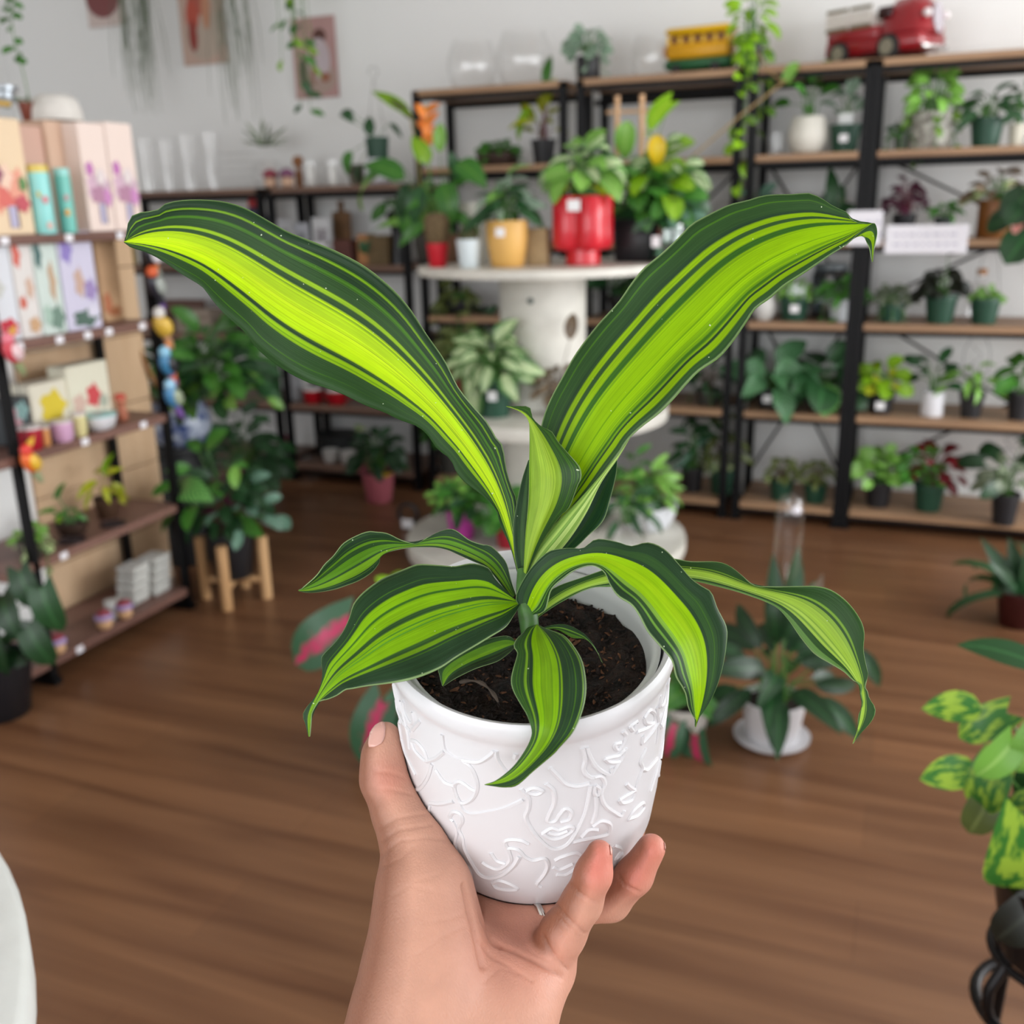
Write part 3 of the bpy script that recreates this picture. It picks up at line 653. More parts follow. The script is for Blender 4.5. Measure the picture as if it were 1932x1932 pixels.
def seg_dist(P, pl):
    d = np.full(len(P), 1e9)
    for a, b in zip(pl[:-1], pl[1:]):
        a, b = np.array(a, float), np.array(b, float); v = b - a
        h = np.clip(((P - a) @ v) / (v @ v + 1e-9), 0, 1); d = np.minimum(d, np.linalg.norm(P - a - h[:, None] * v, axis=1))
    return d
CREASES = [([(785,1160),(800,1280),(850,1400),(905,1445)], 1.1, 7), ([(700,1100),(735,1260),(775,1420),(805,1560)], 1.3, 8), ([(870,1430),(980,1470),(1100,1530),(1240,1610)], .9, 7), ([(790,1420),(850,1500),(960,1560),(1080,1640)], .5, 6),
 ([(1298,1100),(1350,1150),(1430,1195)], .8, 5), ([(1215,1205),(1280,1290),(1380,1370)], .8, 5), ([(1200,1235),(1265,1315),(1350,1390)], .4, 4), ([(1560,1040),(1600,1100),(1680,1140)], .8, 5), ([(1138,1380),(1190,1480),(1280,1570)], .9, 6),
 ([(200,460),(280,470),(365,495)], .45, 5), ([(170,560),(290,560),(400,590)], .4, 5), ([(230,780),(330,720),(480,700)], .45, 5), ([(235,860),(330,790),(520,760)], .5, 5), ([(240,930),(340,850),(500,830),(600,850)], .4, 5),
 ([(500,1310),(620,1290),(720,1250)], .3, 5), ([(240,1000),(330,960),(420,880)], .35, 5), ([(420,1080),(560,1040),(640,950)], .25, 5), ([(430,1490),(560,1400),(700,1330)], .3, 5), ([(300,1160),(400,1100),(520,1130)], .25, 5), ([(820,1640),(900,1560),(1000,1600)], .3, 5)]
for pl, dep, wd in CREASES:
    d = seg_dist(PXY, [(640 + x * .3364, 1300 + y * .3364) for x, y in pl])
    HV -= HNm * (front * dep * 0.0014 * np.exp(-(d / (wd * .55)) ** 2))[:, None]
HW = EYEP + HV[:, :1] * RT + HV[:, 1:2] * UP - HV[:, 2:3] * FW
# skin tone: rosier at the fingertips and palm, browner on left-facing sides (dorsal tan plus shade in the colour)
def srgb(h): return np.array(lin(h)[:3])
tone = np.tile(srgb('#cb9882'), (len(HV), 1))
def blend(c, w):
    global tone
    w = np.clip(w, 0, 1)[:, None]; tone = tone * (1 - w) + srgb(c) * w
blend('#d08f7c', 0.7 * np.exp(-((PXY[:, 0] - 985) / 110) ** 2 - ((PXY[:, 1] - 1780) / 110) ** 2))
for q in (PINKY[-1], RINGF[-1], PINKY[-2], RINGF[-2], THUMB[2]):
    blend('#cf6a5c', (0.62 if q is not THUMB[2] else .35) * np.exp(-((PXY[:, 0] - q[0]) ** 2 + (PXY[:, 1] - q[1]) ** 2) / 40.0 ** 2))
blend('#7a4a33', 0.85 * np.clip(-HNm[:, 0] * 1.9 - .30, 0, 1))  # left-facing skin: dorsal tan, with side shade put into the colour
hand_me = mesh_from('hand', np.zeros((0, 3)), [], None)
hand_me.from_pydata(HW.tolist(), [], HF.tolist()); hand_me.polygons.foreach_set('use_smooth', [True] * len(hand_me.polygons))
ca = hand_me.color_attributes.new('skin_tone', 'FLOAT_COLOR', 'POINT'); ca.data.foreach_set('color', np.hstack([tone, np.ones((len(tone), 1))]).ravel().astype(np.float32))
sk = bpy.data.materials.new('skin'); sk.use_nodes = True; nt = sk.node_tree; b = nt.nodes['Principled BSDF']
at = nt.nodes.new('ShaderNodeAttribute'); at.attribute_name = 'skin_tone'
tcn = nt.nodes.new('ShaderNodeTexCoord'); nz = nt.nodes.new('ShaderNodeTexNoise'); nz.inputs['Scale'].default_value = 90; nz.inputs['Detail'].default_value = 3; nt.links.new(tcn.outputs['Object'], nz.inputs['Vector'])
mr = nt.nodes.new('ShaderNodeMapRange'); mr.inputs['To Min'].default_value = 0.86; mr.inputs['To Max'].default_value = 1.1; nt.links.new(nz.outputs['Fac'], mr.inputs[0])
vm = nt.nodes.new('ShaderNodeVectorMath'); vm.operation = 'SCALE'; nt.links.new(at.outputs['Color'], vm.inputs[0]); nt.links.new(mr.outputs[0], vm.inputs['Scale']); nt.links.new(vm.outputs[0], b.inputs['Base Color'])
b.inputs['Roughness'].default_value = 0.5; b.inputs['Specular IOR Level'].default_value = 0.4
b.inputs['Subsurface Weight'].default_value = 0.12; b.inputs['Subsurface Radius'].default_value = (0.010, 0.004, 0.002); b.inputs['Subsurface Scale'].default_value = 0.6
mpw = nt.nodes.new('ShaderNodeMapping'); mpw.inputs['Rotation'].default_value = (0.3, 0.4, 0.5); mpw.inputs['Scale'].default_value = (1, 1, 0.35); nt.links.new(tcn.outputs['Object'], mpw.inputs[0])
vo = nt.nodes.new('ShaderNodeTexVoronoi'); vo.feature = 'DISTANCE_TO_EDGE'; vo.inputs['Scale'].default_value = 620; nt.links.new(mpw.outputs[0], vo.inputs['Vector'])
bp = nt.nodes.new('ShaderNodeBump'); bp.inputs['Strength'].default_value = 0.4; bp.inputs['Distance'].default_value = 0.0006; nt.links.new(vo.outputs['Distance'], bp.inputs['Height']); nt.links.new(bp.outputs[0], b.inputs['Normal'])
hand_me.materials.append(sk)
hand_o = link('hand', hand_me)
tag(hand_o, 'left hand and wrist cupping the embossed white pot from below', 'hand')
# nails: thin curved plates lying on the fingertips
NAIL = mat('#d9a79a', 0.25, coat=0.4)
from mathutils.bvhtree import BVHTree
HB = BVHTree.FromPolygons([Vector(v) for v in HW], [tuple(int(i) for i in q) for q in HF])
def nail(outline, lift, cols=7, rows=9, side=None):
    a = resample(outline[0], rows); c = resample(outline[1], rows); V = []
    for i in range(rows):
        for k in range(cols):
            u = k / (cols - 1); p = a[i] * (1 - u) + c[i] * u
            r = camdir(ray(p[0], p[1])); hit = HB.ray_cast(Vector(EYEP), Vector(r), 1.0)
            if hit[0] is None:
                near = HB.find_nearest(Vector(EYEP + ray(p[0], p[1]) * side)); hit = (near[0], near[1])
            V.append(np.array(hit[0]) + np.array(hit[1]) * lift)
    V = np.array(V); back = V + np.array([0, 0, 0]) - np.tile(camdir(V.mean(0) - EYEP), (len(V), 1)) * -0.0005
    n = len(V); Fs = []
    for i in range(rows - 1):
        for k in range(cols - 1):
            q = (i * cols + k, i * cols + k + 1, (i + 1) * cols + k + 1, (i + 1) * cols + k); Fs += [q, tuple(n + j for j in q[::-1])]
    rim = [k for k in range(cols)] + [i * cols + cols - 1 for i in range(1, rows)] + [(rows - 1) * cols + k for k in range(cols - 2, -1, -1)] + [i * cols for i in range(rows - 2, 0, -1)]
    for i in range(len(rim)):
        j = (i + 1) % len(rim); Fs.append((rim[j], rim[i], n + rim[i], n + rim[j]))
    return link('fingernail', mesh_from('fingernail', np.vstack([V, back]), Fs, NAIL, True), hand_o)
nail(([(712,1357),(703,1368),(699,1385),(696,1402),(697,1410)], [(722,1357),(727,1370),(726,1390),(720,1403),(706,1410)]), 0.0005, side=.486)
nail(([(1229,1568),(1240,1570),(1248,1577),(1252,1590),(1253,1602)], [(1236,1566),(1248,1567),(1257,1576),(1259,1590),(1255,1604)]), 0.0004, side=.480)
nail(([(1140,1582),(1147,1588),(1150,1600),(1151,1612)], [(1144,1580),(1152,1586),(1155,1599),(1153,1613)]), 0.0004, side=.452)
# ring on the fourth finger
(ra, rr), (rb, rrb) = cpt((1008,1735,41.5,.4903)), cpt((1026,1726.5,40.8,.4917))
ax = camdir(rb - ra); u0 = camdir(np.cross(ax, [0, 1, 0.3])); w0 = np.cross(ax, u0); rg = []
RV, RFc = [], []
for k, (off, rad) in enumerate(((-.0017, 1.03), (-.0015, 1.13), (.0015, 1.13), (.0017, 1.03))):
    for i in range(40):
        t = 2 * math.pi * i / 40; p = (ra + rb) / 2 + ax * off + (u0 * math.cos(t) + w0 * math.sin(t)) * rr * rad
        RV.append(EYEP + p[0] * RT + p[1] * UP - p[2] * FW)
for k in range(4):
    for i in range(40):
        j = (i + 1) % 40; m = (k + 1) % 4; RFc.append((k * 40 + i, k * 40 + j, m * 40 + j, m * 40 + i))
tag(link('finger_ring', mesh_from('finger_ring', RV, RFc, mat('#cfccc8', 0.18, 1.0), True)), 'plain silver ring worn on the fourth finger of the hand', 'ring')

# ------------------------------------------------------------------ leaves, pots and plants of the shop
def leaf_mesh(kind, ratio, droop, fold=0.10, nl=7, nw=4):
    """unit-length leaf along +Y, face up, drooping towards the tip"""
    V, UV = [], []
    ang = 0.0; y = z = 0.0
    for i in range(nl + 1):
        t = i / nl
        w = {'lance': math.sin(math.pi * min(1, .06 + .94 * t) ** .8) ** .85, 'strap': min(1, 4 * t + .45) * (1 - t ** 4) ** .6,
             'heart': (1 - t) ** .62 * (0.62 + 1.15 * t) * (1 if t > 0 else .9), 'oval': math.sin(math.pi * min(1, .04 + .96 * t)) ** .6,
             'arrow': (1 - t) ** .8 * (0.75 + .55 * t), 'round': math.sin(math.pi * min(1, .10 + .90 * t)) ** .5}[kind]
        if i == nl: w = 0.02
        if i == 0 and kind in ('lance', 'oval', 'round'): w = min(w, .18)
        for k in range(nw + 1):
            u = 2 * k / nw - 1
            back = -0.22 * abs(u) * (1 - t) ** 6 if kind in ('heart', 'arrow') else 0.0
            V.append((u * w * ratio / 2, y + back, z + fold * abs(u) * w * ratio - (.0 if i else .0))); UV.append(((u + 1) / 2, t))
        if i < nl:
            ang = -droop * (t + .5 / nl) * 1.4
            y += math.cos(ang) / nl; z += math.sin(ang) / nl
    Fs = []
    for i in range(nl):
        for k in range(nw): Fs.append((i * (nw + 1) + k, i * (nw + 1) + k + 1, (i + 1) * (nw + 1) + k + 1, (i + 1) * (nw + 1) + k))
    return V, Fs, UV
LEAFDEF = {'lance': ('lance', .30, .9), 'lance_up': ('lance', .24, .35), 'strap': ('strap', .085, 1.9), 'strap_up': ('strap', .09, .5), 'heart': ('heart', .80, .7), 'oval': ('oval', .52, .5),
           'arrow': ('arrow', .62, .7), 'round': ('round', .85, .4), 'small': ('oval', .6, .4), 'broad': ('lance', .55, .8)}
LEAFC = {}
def leaf_data(kind, mkey):
    if (kind, mkey) not in LEAFC:
        d = LEAFDEF[kind]; small = kind == 'small'
        V, Fs, UV = leaf_mesh(d[0], d[1], d[2], nl=3 if small else 7, nw=2 if small else 4)
        LEAFC[(kind, mkey)] = (mesh_from('leaf', V, Fs, leafm(mkey), True, UV), np.array(V), Fs, UV)
    return LEAFC[(kind, mkey)]
LEAFCOL = {  # (main, second, pattern)
    'green': ('#3f7a2c', '#5d9638', 'vein'), 'dark': ('#1d3f22', '#2f5c30', 'vein'), 'deep': ('#27502b', '#3d7040', 'vein'), 'lime': ('#7fae1c', '#a5cc3a', 'vein'), 'gold': ('#98a81e', '#c9c83a', 'blotch'),
    'silver': ('#8fa892', '#4f7458', 'vein'), 'blue': ('#5f8672', '#86a692', 'vein'), 'pale': ('#b9cd9c', '#4d7a3e', 'edge'), 'purple': ('#4a1f33', '#6e3550', 'vein'), 'black': ('#22261f', '#3a3f36', 'vein'),
    'variegated': ('#d3dfa6', '#3f7a34', 'blotch'), 'pothos': ('#34702a', '#8fb03a', 'blotch'), 'neon': ('#8cc21e', '#b9dc40', 'vein'), 'red': ('#7a1526', '#4c2a22', 'edge'), 'bronze': ('#6b5a4a', '#8d7b66', 'blotch'),
    'calathea': ('#6aa070', '#356a3c', 'rib'), 'stripe': ('#7ab45c', '#2f6a34', 'rib'), 'caladium': ('#d2376a', '#3f6a4c', 'edge'), 'olive': ('#5b6636', '#7d8750', 'vein'), 'grey': ('#6d7a63', '#93a085', 'blotch'), 'bloom': ('#c4101f', '#d83a3c', 'vein'), 'orange': ('#f08a3c', '#f6a95c', 'vein'), 'yellow': ('#d8b516', '#e6d24a', 'vein'), 'mint': ('#7ab04a', '#9cc86a', 'vein'), 'pink': ('#e79a8e', '#d06a70', 'vein')}
def leafm(key):
    if 'leaf_' + key in MATS: return MATS['leaf_' + key]
    c1, c2, pat = LEAFCOL[key]
    m = bpy.data.materials.new('leaf_' + key); m.use_nodes = True; nt = m.node_tree; N = nt.nodes.new; L = nt.links.new; b = nt.nodes['Principled BSDF']
    uv = N('ShaderNodeUVMap'); uv.uv_map = 'UVMap'; sp = N('ShaderNodeSeparateXYZ'); L(uv.outputs[0], sp.inputs[0])
    ab = N('ShaderNodeMath'); ab.operation = 'MULTIPLY_ADD'; ab.inputs[1].default_value = 2; ab.inputs[2].default_value = -1; L(sp.outputs['X'], ab.inputs[0])
    a2 = N('ShaderNodeMath'); a2.operation = 'ABSOLUTE'; L(ab.outputs[0], a2.inputs[0])
    r = N('ShaderNodeValToRGB'); e = r.color_ramp.elements
    if pat in ('vein', 'edge'):
        e[0].position, e[1].position = (0.02, 0.16) if pat == 'vein' else ((0.12, 0.42) if key == 'caladium' else (0.45, 0.72))
        e[0].color, e[1].color = (lin(c2), lin(c1)) if pat == 'vein' else (lin(c1), lin(c2))
        if pat == 'edge':
            nn = N('ShaderNodeTexNoise'); nn.inputs['Scale'].default_value = 7; L(uv.outputs[0], nn.inputs['Vector'])
            ad = N('ShaderNodeMath'); ad.operation = 'MULTIPLY_ADD'; ad.inputs[1].default_value = .9; L(nn.outputs['Fac'], ad.inputs[0]); L(a2.outputs[0], ad.inputs[2])
            sb = N('ShaderNodeMath'); sb.operation = 'SUBTRACT'; sb.inputs[1].default_value = .42; L(ad.outputs[0], sb.inputs[0]); L(sb.outputs[0], r.inputs[0])
        else: L(a2.outputs[0], r.inputs[0])
    elif pat == 'blotch':
        oi = N('ShaderNodeObjectInfo'); mp = N('ShaderNodeMapping'); mp.inputs['Scale'].default_value = (3, 2, 1); L(uv.outputs[0], mp.inputs[0])
        cb = N('ShaderNodeCombineXYZ'); mu = N('ShaderNodeMath'); mu.operation = 'MULTIPLY'; mu.inputs[1].default_value = 40; L(oi.outputs['Random'], mu.inputs[0]); L(mu.outputs[0], cb.inputs[0]); L(cb.outputs[0], mp.inputs['Location'])
        nn = N('ShaderNodeTexNoise'); nn.inputs['Scale'].default_value = 1.6; nn.inputs['Detail'].default_value = 3; L(mp.outputs[0], nn.inputs['Vector'])
        e[0].position, e[1].position = .47, .56; e[0].color, e[1].color = lin(c1), lin(c2); L(nn.outputs['Fac'], r.inputs[0])
    else:                                                        # feathered ribs
        wv = N('ShaderNodeMath'); wv.operation = 'MULTIPLY_ADD'; wv.inputs[1].default_value = -0.35; L(a2.outputs[0], wv.inputs[0]); L(sp.outputs['Y'], wv.inputs[2])
        sn = N('ShaderNodeMath'); sn.operation = 'MULTIPLY'; sn.inputs[1].default_value = 55; L(wv.outputs[0], sn.inputs[0])
        s2 = N('ShaderNodeMath'); s2.operation = 'SINE'; L(sn.outputs[0], s2.inputs[0]); e[0].position, e[1].position = .35, .65; e[0].color, e[1].color = lin(c1), lin(c2)
        s3 = N('ShaderNodeMath'); s3.operation = 'MULTIPLY_ADD'; s3.inputs[1].default_value = .5; s3.inputs[2].default_value = .5; L(s2.outputs[0], s3.inputs[0]); L(s3.outputs[0], r.inputs[0])
    oi = N('ShaderNodeObjectInfo'); hs = N('ShaderNodeHueSaturation'); L(r.outputs[0], hs.inputs['Color'])
    mr = N('ShaderNodeMapRange'); mr.inputs['To Min'].default_value = .75; mr.inputs['To Max'].default_value = 1.25; L(oi.outputs['Random'], mr.inputs[0]); L(mr.outputs[0], hs.inputs['Value'])
    L(hs.outputs[0], b.inputs['Base Color']); b.inputs['Roughness'].default_value = .38
    tl = N('ShaderNodeBsdfTranslucent'); L(hs.outputs[0], tl.inputs[0]); ms = N('ShaderNodeMixShader'); ms.inputs[0].default_value = .25
    L(b.outputs[0], ms.inputs[1]); L(tl.outputs[0], ms.inputs[2]); L(ms.outputs[0], nt.nodes['Material Output'].inputs[0])
    MATS['leaf_' + key] = m
    return m
def frame(p, d, roll=0.0, s=1.0):             # matrix with +Y along d, face up
    y = Vector(d).normalized(); x = y.cross(Vector((.12, -.72, .68)))
    if x.length < 1e-3: x = Vector((1, 0, 0))
    x.normalize(); z = x.cross(y)
    m = Matrix(((x.x * s, y.x * s, z.x * s, p[0]), (x.y * s, y.y * s, z.y * s, p[1]), (x.z * s, y.z * s, z.z * s, p[2]), (0, 0, 0, 1)))
    return m @ Matrix.Rotation(roll, 4, 'Y')
STEMC = {'green': '#4c7a34', 'dark': '#3a5230', 'red': '#6b2438', 'brown': '#5b4632', 'tan': '#a68a5a'}
class Plant:
    """one potted plant: pot, soil, stems and leaves are its parts"""
    def __init__(s, name, label, cat, loc, seed=1, group=None):
        s.o = thing(name, label, cat, loc, 0, group); s.d = depth(loc); s.g = random.Random(seed); s.stems = {}; s.mass = {}; s.top = 0.0; s.rad = .03
    def m(s, px): return px * s.d / F          # picture pixels to metres at this plant's distance
    def stem(s, pts, r, col='green'): s.stems.setdefault(col, MB()).tube(pts, r, 5, False)
    def leaf(s, kind, mk, p, d, L, roll=0.0):
        me, V, Fs, UV = leaf_data(kind, mk); wpx = LEAFDEF[kind][1] * L / s.d * F
        if kind == 'small' or (wpx < 9 and 'strap' not in kind):
            M = frame(p, d, roll, L); Mn = np.array(M); q = s.mass.setdefault(mk, ([], [], []))
            k = len(q[0]); q[0].extend((V @ Mn[:3, :3].T + Mn[:3, 3]).tolist()); q[1].extend(tuple(i + k for i in f) for f in Fs); q[2].extend(UV)
        else: link('leaf', me, s.o, frame(p, d, roll, L))
    def pot(s, w, h, col='#1d4a35', kind='nursery', rim=True, soil=True, px=True, m=None):
        if px: w, h = s.m(w), s.m(h)
        R = w / 2; mt = m or (mat(col, .45) if kind != 'rib' else mat(col, .5)); s.rad = R * .8; s.top = h * .9
        t = max(.002, R * .05)
        if kind == 'nursery': pr = [(R * .74, 0), (R * .95, h * .86), (R, h * .87), (R, h), (R - t, h), (R * .9, h * .8), (R * .7, h * .3), (0, h * .29)]
        elif kind == 'taper': pr = [(R * .72, 0), (R * .76, h * .02), (R, h), (R - t, h), (R * .8, h * .35), (0, h * .3)]
        elif kind == 'round': pr = [(R * .55, 0), (R * .8, h * .1), (R, h * .4), (R * .98, h * .65), (R * .82, h * .95), (R * .8, h), (R * .8 - t, h), (R * .85, h * .6), (0, h * .4)]
        elif kind == 'cyl': pr = [(R * .95, 0), (R, h * .03), (R, h * .98), (R - t * .3, h), (R - t * 1.5, h), (R - t * 1.6, h * .5), (0, h * .45)]
        elif kind == 'bowl': pr = [(R * .5, 0), (R * .75, h * .15), (R * .95, h * .6), (R, h), (R - t, h), (R * .88, h * .6), (0, h * .35)]
        elif kind == 'rib': pr = [(R * .72, 0), (R * .8, h * .04), (R * .97, h * .6), (R, h * .97), (R * .98, h), (R - t * 1.5, h), (R * .8, h * .4), (0, h * .4)]
        if kind == 'square':
            b = MB().box((0, 0, h / 2), (w, w, h), 0, w * .06, 1.08); b.build('pot', mt, s.o, True)
        else: MB().lathe(pr, 28, lobes=(16, .05) if kind == 'rib' else None).build('pot', mt, s.o, True)
        if soil:
            MB().lathe([(s.rad * 1.02, s.top - h * .04), (s.rad * 1.0, s.top), (s.rad * .5, s.top + h * .02), (0, s.top + h * .03)], 16).build('soil', mat('#2b1d15', .95, noise=.5, nscale=120), s.o, True)
        return s
    def bush(s, kind, mk, n, L, R, H, h0=.25, tilt=(50, -25), stem='green', sr=.0022, c=(0, 0), up=0.0):
        """n leaves of length L spread to radius R and height H above the soil (all in picture pixels)"""
        L, R, H = s.m(L), s.m(R), s.m(H)
        for i in range(n):
            a = i * 2.39996 + s.g.uniform(-.4, .4); q = math.sqrt((i + .5) / n); hh = (1 - q * q * .75) * s.g.uniform(.75, 1.05)
            hh = max(h0, hh); ca, sa = math.cos(a), math.sin(a)
            r = R * q * s.g.uniform(.75, 1.05) * .72
            p = Vector((s.m(c[0]) + r * ca, s.m(c[1]) + r * sa, s.top + H * hh * .85))
            el = math.radians(tilt[0] + (tilt[1] - tilt[0]) * q + s.g.uniform(-15, 15))
            d = Vector((ca * math.cos(el), sa * math.cos(el), math.sin(el) + up))
            b0 = Vector((s.rad * .5 * ca * s.g.random(), s.rad * .5 * sa * s.g.random(), s.top)); mid = (b0 + p) / 2 + Vector((0, 0, H * .12)) - Vector((ca, sa, 0)) * r * .15
            s.stem([b0, mid, p], [sr * 1.3, sr, sr * .7], stem)
            s.leaf(kind, mk, p, d, L * s.g.uniform(.75, 1.12), s.g.uniform(-.5, .5))
        return s
    def rosette(s, kind, mk, n, L, el=(80, 25), h=0.0, jit=12, c=(0, 0)):
        L = s.m(L)
        for i in range(n):
            a = i * 2.39996 + s.g.uniform(-.2, .2); q = (i + .5) / n; e = math.radians(el[0] + (el[1] - el[0]) * q + s.g.uniform(-jit, jit))
            d = (math.cos(a) * math.cos(e), math.sin(a) * math.cos(e), math.sin(e))
            s.leaf(kind, mk, (math.cos(a) * s.rad * .2 + s.m(c[0]), math.sin(a) * s.rad * .2 + s.m(c[1]), s.top + s.m(h)), d, L * s.g.uniform(.7, 1.1), s.g.uniform(-.3, .3))
        return s
    def vine(s, kind, mk, n, length, L, out=30, az=None, step=None, stem='green', start=0.0):
        length, L, out = s.m(length), s.m(L), s.m(out); step = s.m(step) if step else L * .7
        for i in range(n):
            a = (i * 2.39996 + s.g.uniform(-.5, .5)) if az is None else math.radians(s.g.uniform(*az)); ca, sa = math.cos(a), math.sin(a)
            ln = length * s.g.uniform(.6, 1.05); o = out * s.g.uniform(.7, 1.2); P = []
            for k in range(9):
                t = k / 8; x = s.rad * .6 + o * min(1, t * 2.2) + s.g.uniform(-.1, .1) * o; z = s.top + s.m(start) + o * .5 * math.sin(min(1, t * 3) * math.pi / 2) - ln * max(0, t - .12) / .88
                P.append(Vector((x * ca, x * sa, z)))
            P[0] = Vector((s.rad * .3 * ca, s.rad * .3 * sa, s.top)); s.stem(P, .0016, stem)
            Q = resample([tuple(p) for p in P], max(3, int((ln + o) / step)))
            for k in range(1, len(Q)):
                b = a + s.g.uniform(-1.3, 1.3); d = (math.cos(b), math.sin(b), s.g.uniform(-.9, .1)); s.leaf(kind, mk, Q[k], d, L * s.g.uniform(.7, 1.1), s.g.uniform(-.6, .6))
        return s
    def spot(s, kind, mk, dx, dy, dz, L, dirv, roll=0.0, stem='green', sr=.002, base=None):
        """one leaf placed by hand: offsets in picture pixels from the middle of the soil"""
        p = Vector((s.m(dx), s.m(dy), s.top + s.m(dz))); b = Vector((0, 0, s.top)) if base is None else Vector(base)
        s.stem([b, (b + p) / 2 + Vector((0, 0, abs(p.z - b.z) * .15)), p], [sr * 1.3, sr, sr * .7], stem); s.leaf(kind, mk, p, dirv, s.m(L), roll); return s
    def tagit(s, dx=0, dz=-20, w=16, h=14, dy=None):             # white price sticker on the front of the pot
        R = s.rad / .8; y = -R * 1.02 if dy is None else s.m(dy)
        MB().box((s.m(dx), y, s.top + s.m(dz)), (s.m(w), .002, s.m(h)), 0, .0008).build('price_sticker', mat('#f2f1f4', .35), s.o); return s
    def done(s):
        for k, mb in s.stems.items(): mb.build('stems', mat(STEMC[k], .5), s.o, True)
        for mk, (V, Fs, UV) in s.mass.items():
            o = link('foliage', mesh_from('foliage', V, Fs, leafm(mk), True, UV), s.o); o['kind'] = 'stuff'
        return s.o
_seed = [10]
def P(name, label, px, Y, z, group=None, cat='plant'):
    _seed[0] += 1
    return Plant(name, label, cat, (x_on(px, Y, z), Y, z), _seed[0], group)
def PX(name, label, px, X, z, group=None, cat='plant'):
    _seed[0] += 1
    return Plant(name, label, cat, (X, y_on(px, X, z), z), _seed[0], group)
def PF(name, label, px, py, z=0.0, group=None, cat='plant'):
    _seed[0] += 1
    return Plant(name, label, cat, tuple(at_z(px, py, z)), _seed[0], group)

# ------------------------------------------------------------------ shelving racks along the back wall
METAL = mat('#08080b', 0.5, 0.0, spec=.2)
SHELF = wood_mat('shelf_wood', '#8a6a52', '#a98768', (0.6, 6, 6), 0.5)
DSHELF = wood_mat('dark_shelf_wood', '#6b5246', '#86695a', (0.6, 6, 6), 0.5)
YF, YB = 4.5, 4.9
def rack(label, x0, x1, zs, wood=SHELF, brace=True, back_rail=False):
    t = thing('shelving_rack', label, 'shelf', ((x0 + x1) / 2, (YF + YB) / 2, 0)); w, d, H = x1 - x0, YB - YF, max(zs)
    for sx in (-1, 1):
        for sy in (-1, 1):
            mb = MB().box((sx * (w / 2 - .016), sy * (d / 2 - .016), (H - .004) / 2), (.032, .032, H - .004)); mb.box((sx * (w / 2 - .016), sy * (d / 2 - .016), .004), (.05, .05, .008)); mb.build('post', METAL, t)
    for z in zs:
        MB().box((0, 0, z - .014), (w - .068 if z < H else w, d, .028), 0, .003).build('shelf', wood, t)
        MB().box((0, d / 2 - .016, z - .04), (w - .07, .02, .024)).build('shelf_beam', METAL, t); MB().box((0, -d / 2 + .022, z - .038), (w - .07, .02, .018)).build('shelf_beam', METAL, t)
    if brace:
        for s in (-1, 1): MB().tube([(-s * (w / 2 - .03), d / 2 - .02, .15), (s * (w / 2 - .03), d / 2 - .02, .9)], .006, 6).build('brace', METAL, t); MB().tube([(-s * (w / 2 - .03), d / 2 - .02, .95), (s * (w / 2 - .03), d / 2 - .02, 1.58)], .006, 6).build('brace', METAL, t)
    if back_rail: MB().tube([(-w / 2 + .03, -.02, H - .085), (w / 2 - .03, -.02, H - .085)], .012, 8).build('hanging_rail', METAL, t)
    return t
LV = [1.927, 1.587, 1.24, .90, .507, .084]
rack('black and wood shelving rack at the right edge of the photo', -.2205, 1.10, LV)
rack('narrow black and wood shelving rack with the ribbed white pot', -.700, -.2225, LV)
rack('black and wood shelving rack behind the white tiered stand carrying the yellow tram', -1.445, -.728, LV, back_rail=True)
rack('black and wood shelving rack carrying two glass fishbowl vases', -2.244, -1.495, LV, brace=False)
LE = [1.522, 1.14, .78, .42, .095]
rack('low dark rack carrying the red mugs left of the tiered stand', -3.09, -2.30, LE, DSHELF, False)
rack('low dark rack carrying the glass vases near the left corner', -4.20, -3.12, LE, DSHELF, False)

# white signs
def sign(label, px0, px1, py0, py1, Y, rows=2):
    a, b = at_y(px0, py0, Y), at_y(px1, py1, Y); w, h = b[0] - a[0], a[2] - b[2]
    t = thing('sign', label, 'sign', ((a[0] + b[0]) / 2, Y, (a[2] + b[2]) / 2))
    MB().box((0, 0, 0), (w, .006, h), 0, .002).build('board', mat('#eceaf2', .45), t)
    g = random.Random(px0); mb = MB()
    for r in range(rows):
        x = -w * .4
        while x < w * .38:
            l = g.uniform(.010, .03); mb.box((x + l / 2, -.0035, h * (.16 - .34 * r)), (l, .001, h * .09)); x += l + .012
    mb.build('faded_print', mat('#c9c6d6', .6), t)['kind'] = 'stuff'; return t
sign('small white sign fixed to the black rack post behind the leaf tip', 1600, 1661, 398, 463, 4.475)
sign('wide white sign with faded print on the edge of a rack shelf', 1672, 1823, 425, 478, 4.480)

G_RACK = 'potted plants on the back racks'
GP, BK = '#1b4432', '#1c1c20'
def gp(name, label, px, lv, w, h, col=GP, kind='nursery', Y=4.62, group=G_RACK): return P(name, label, px, Y, LV[lv], group).pot(w, h, col, kind)
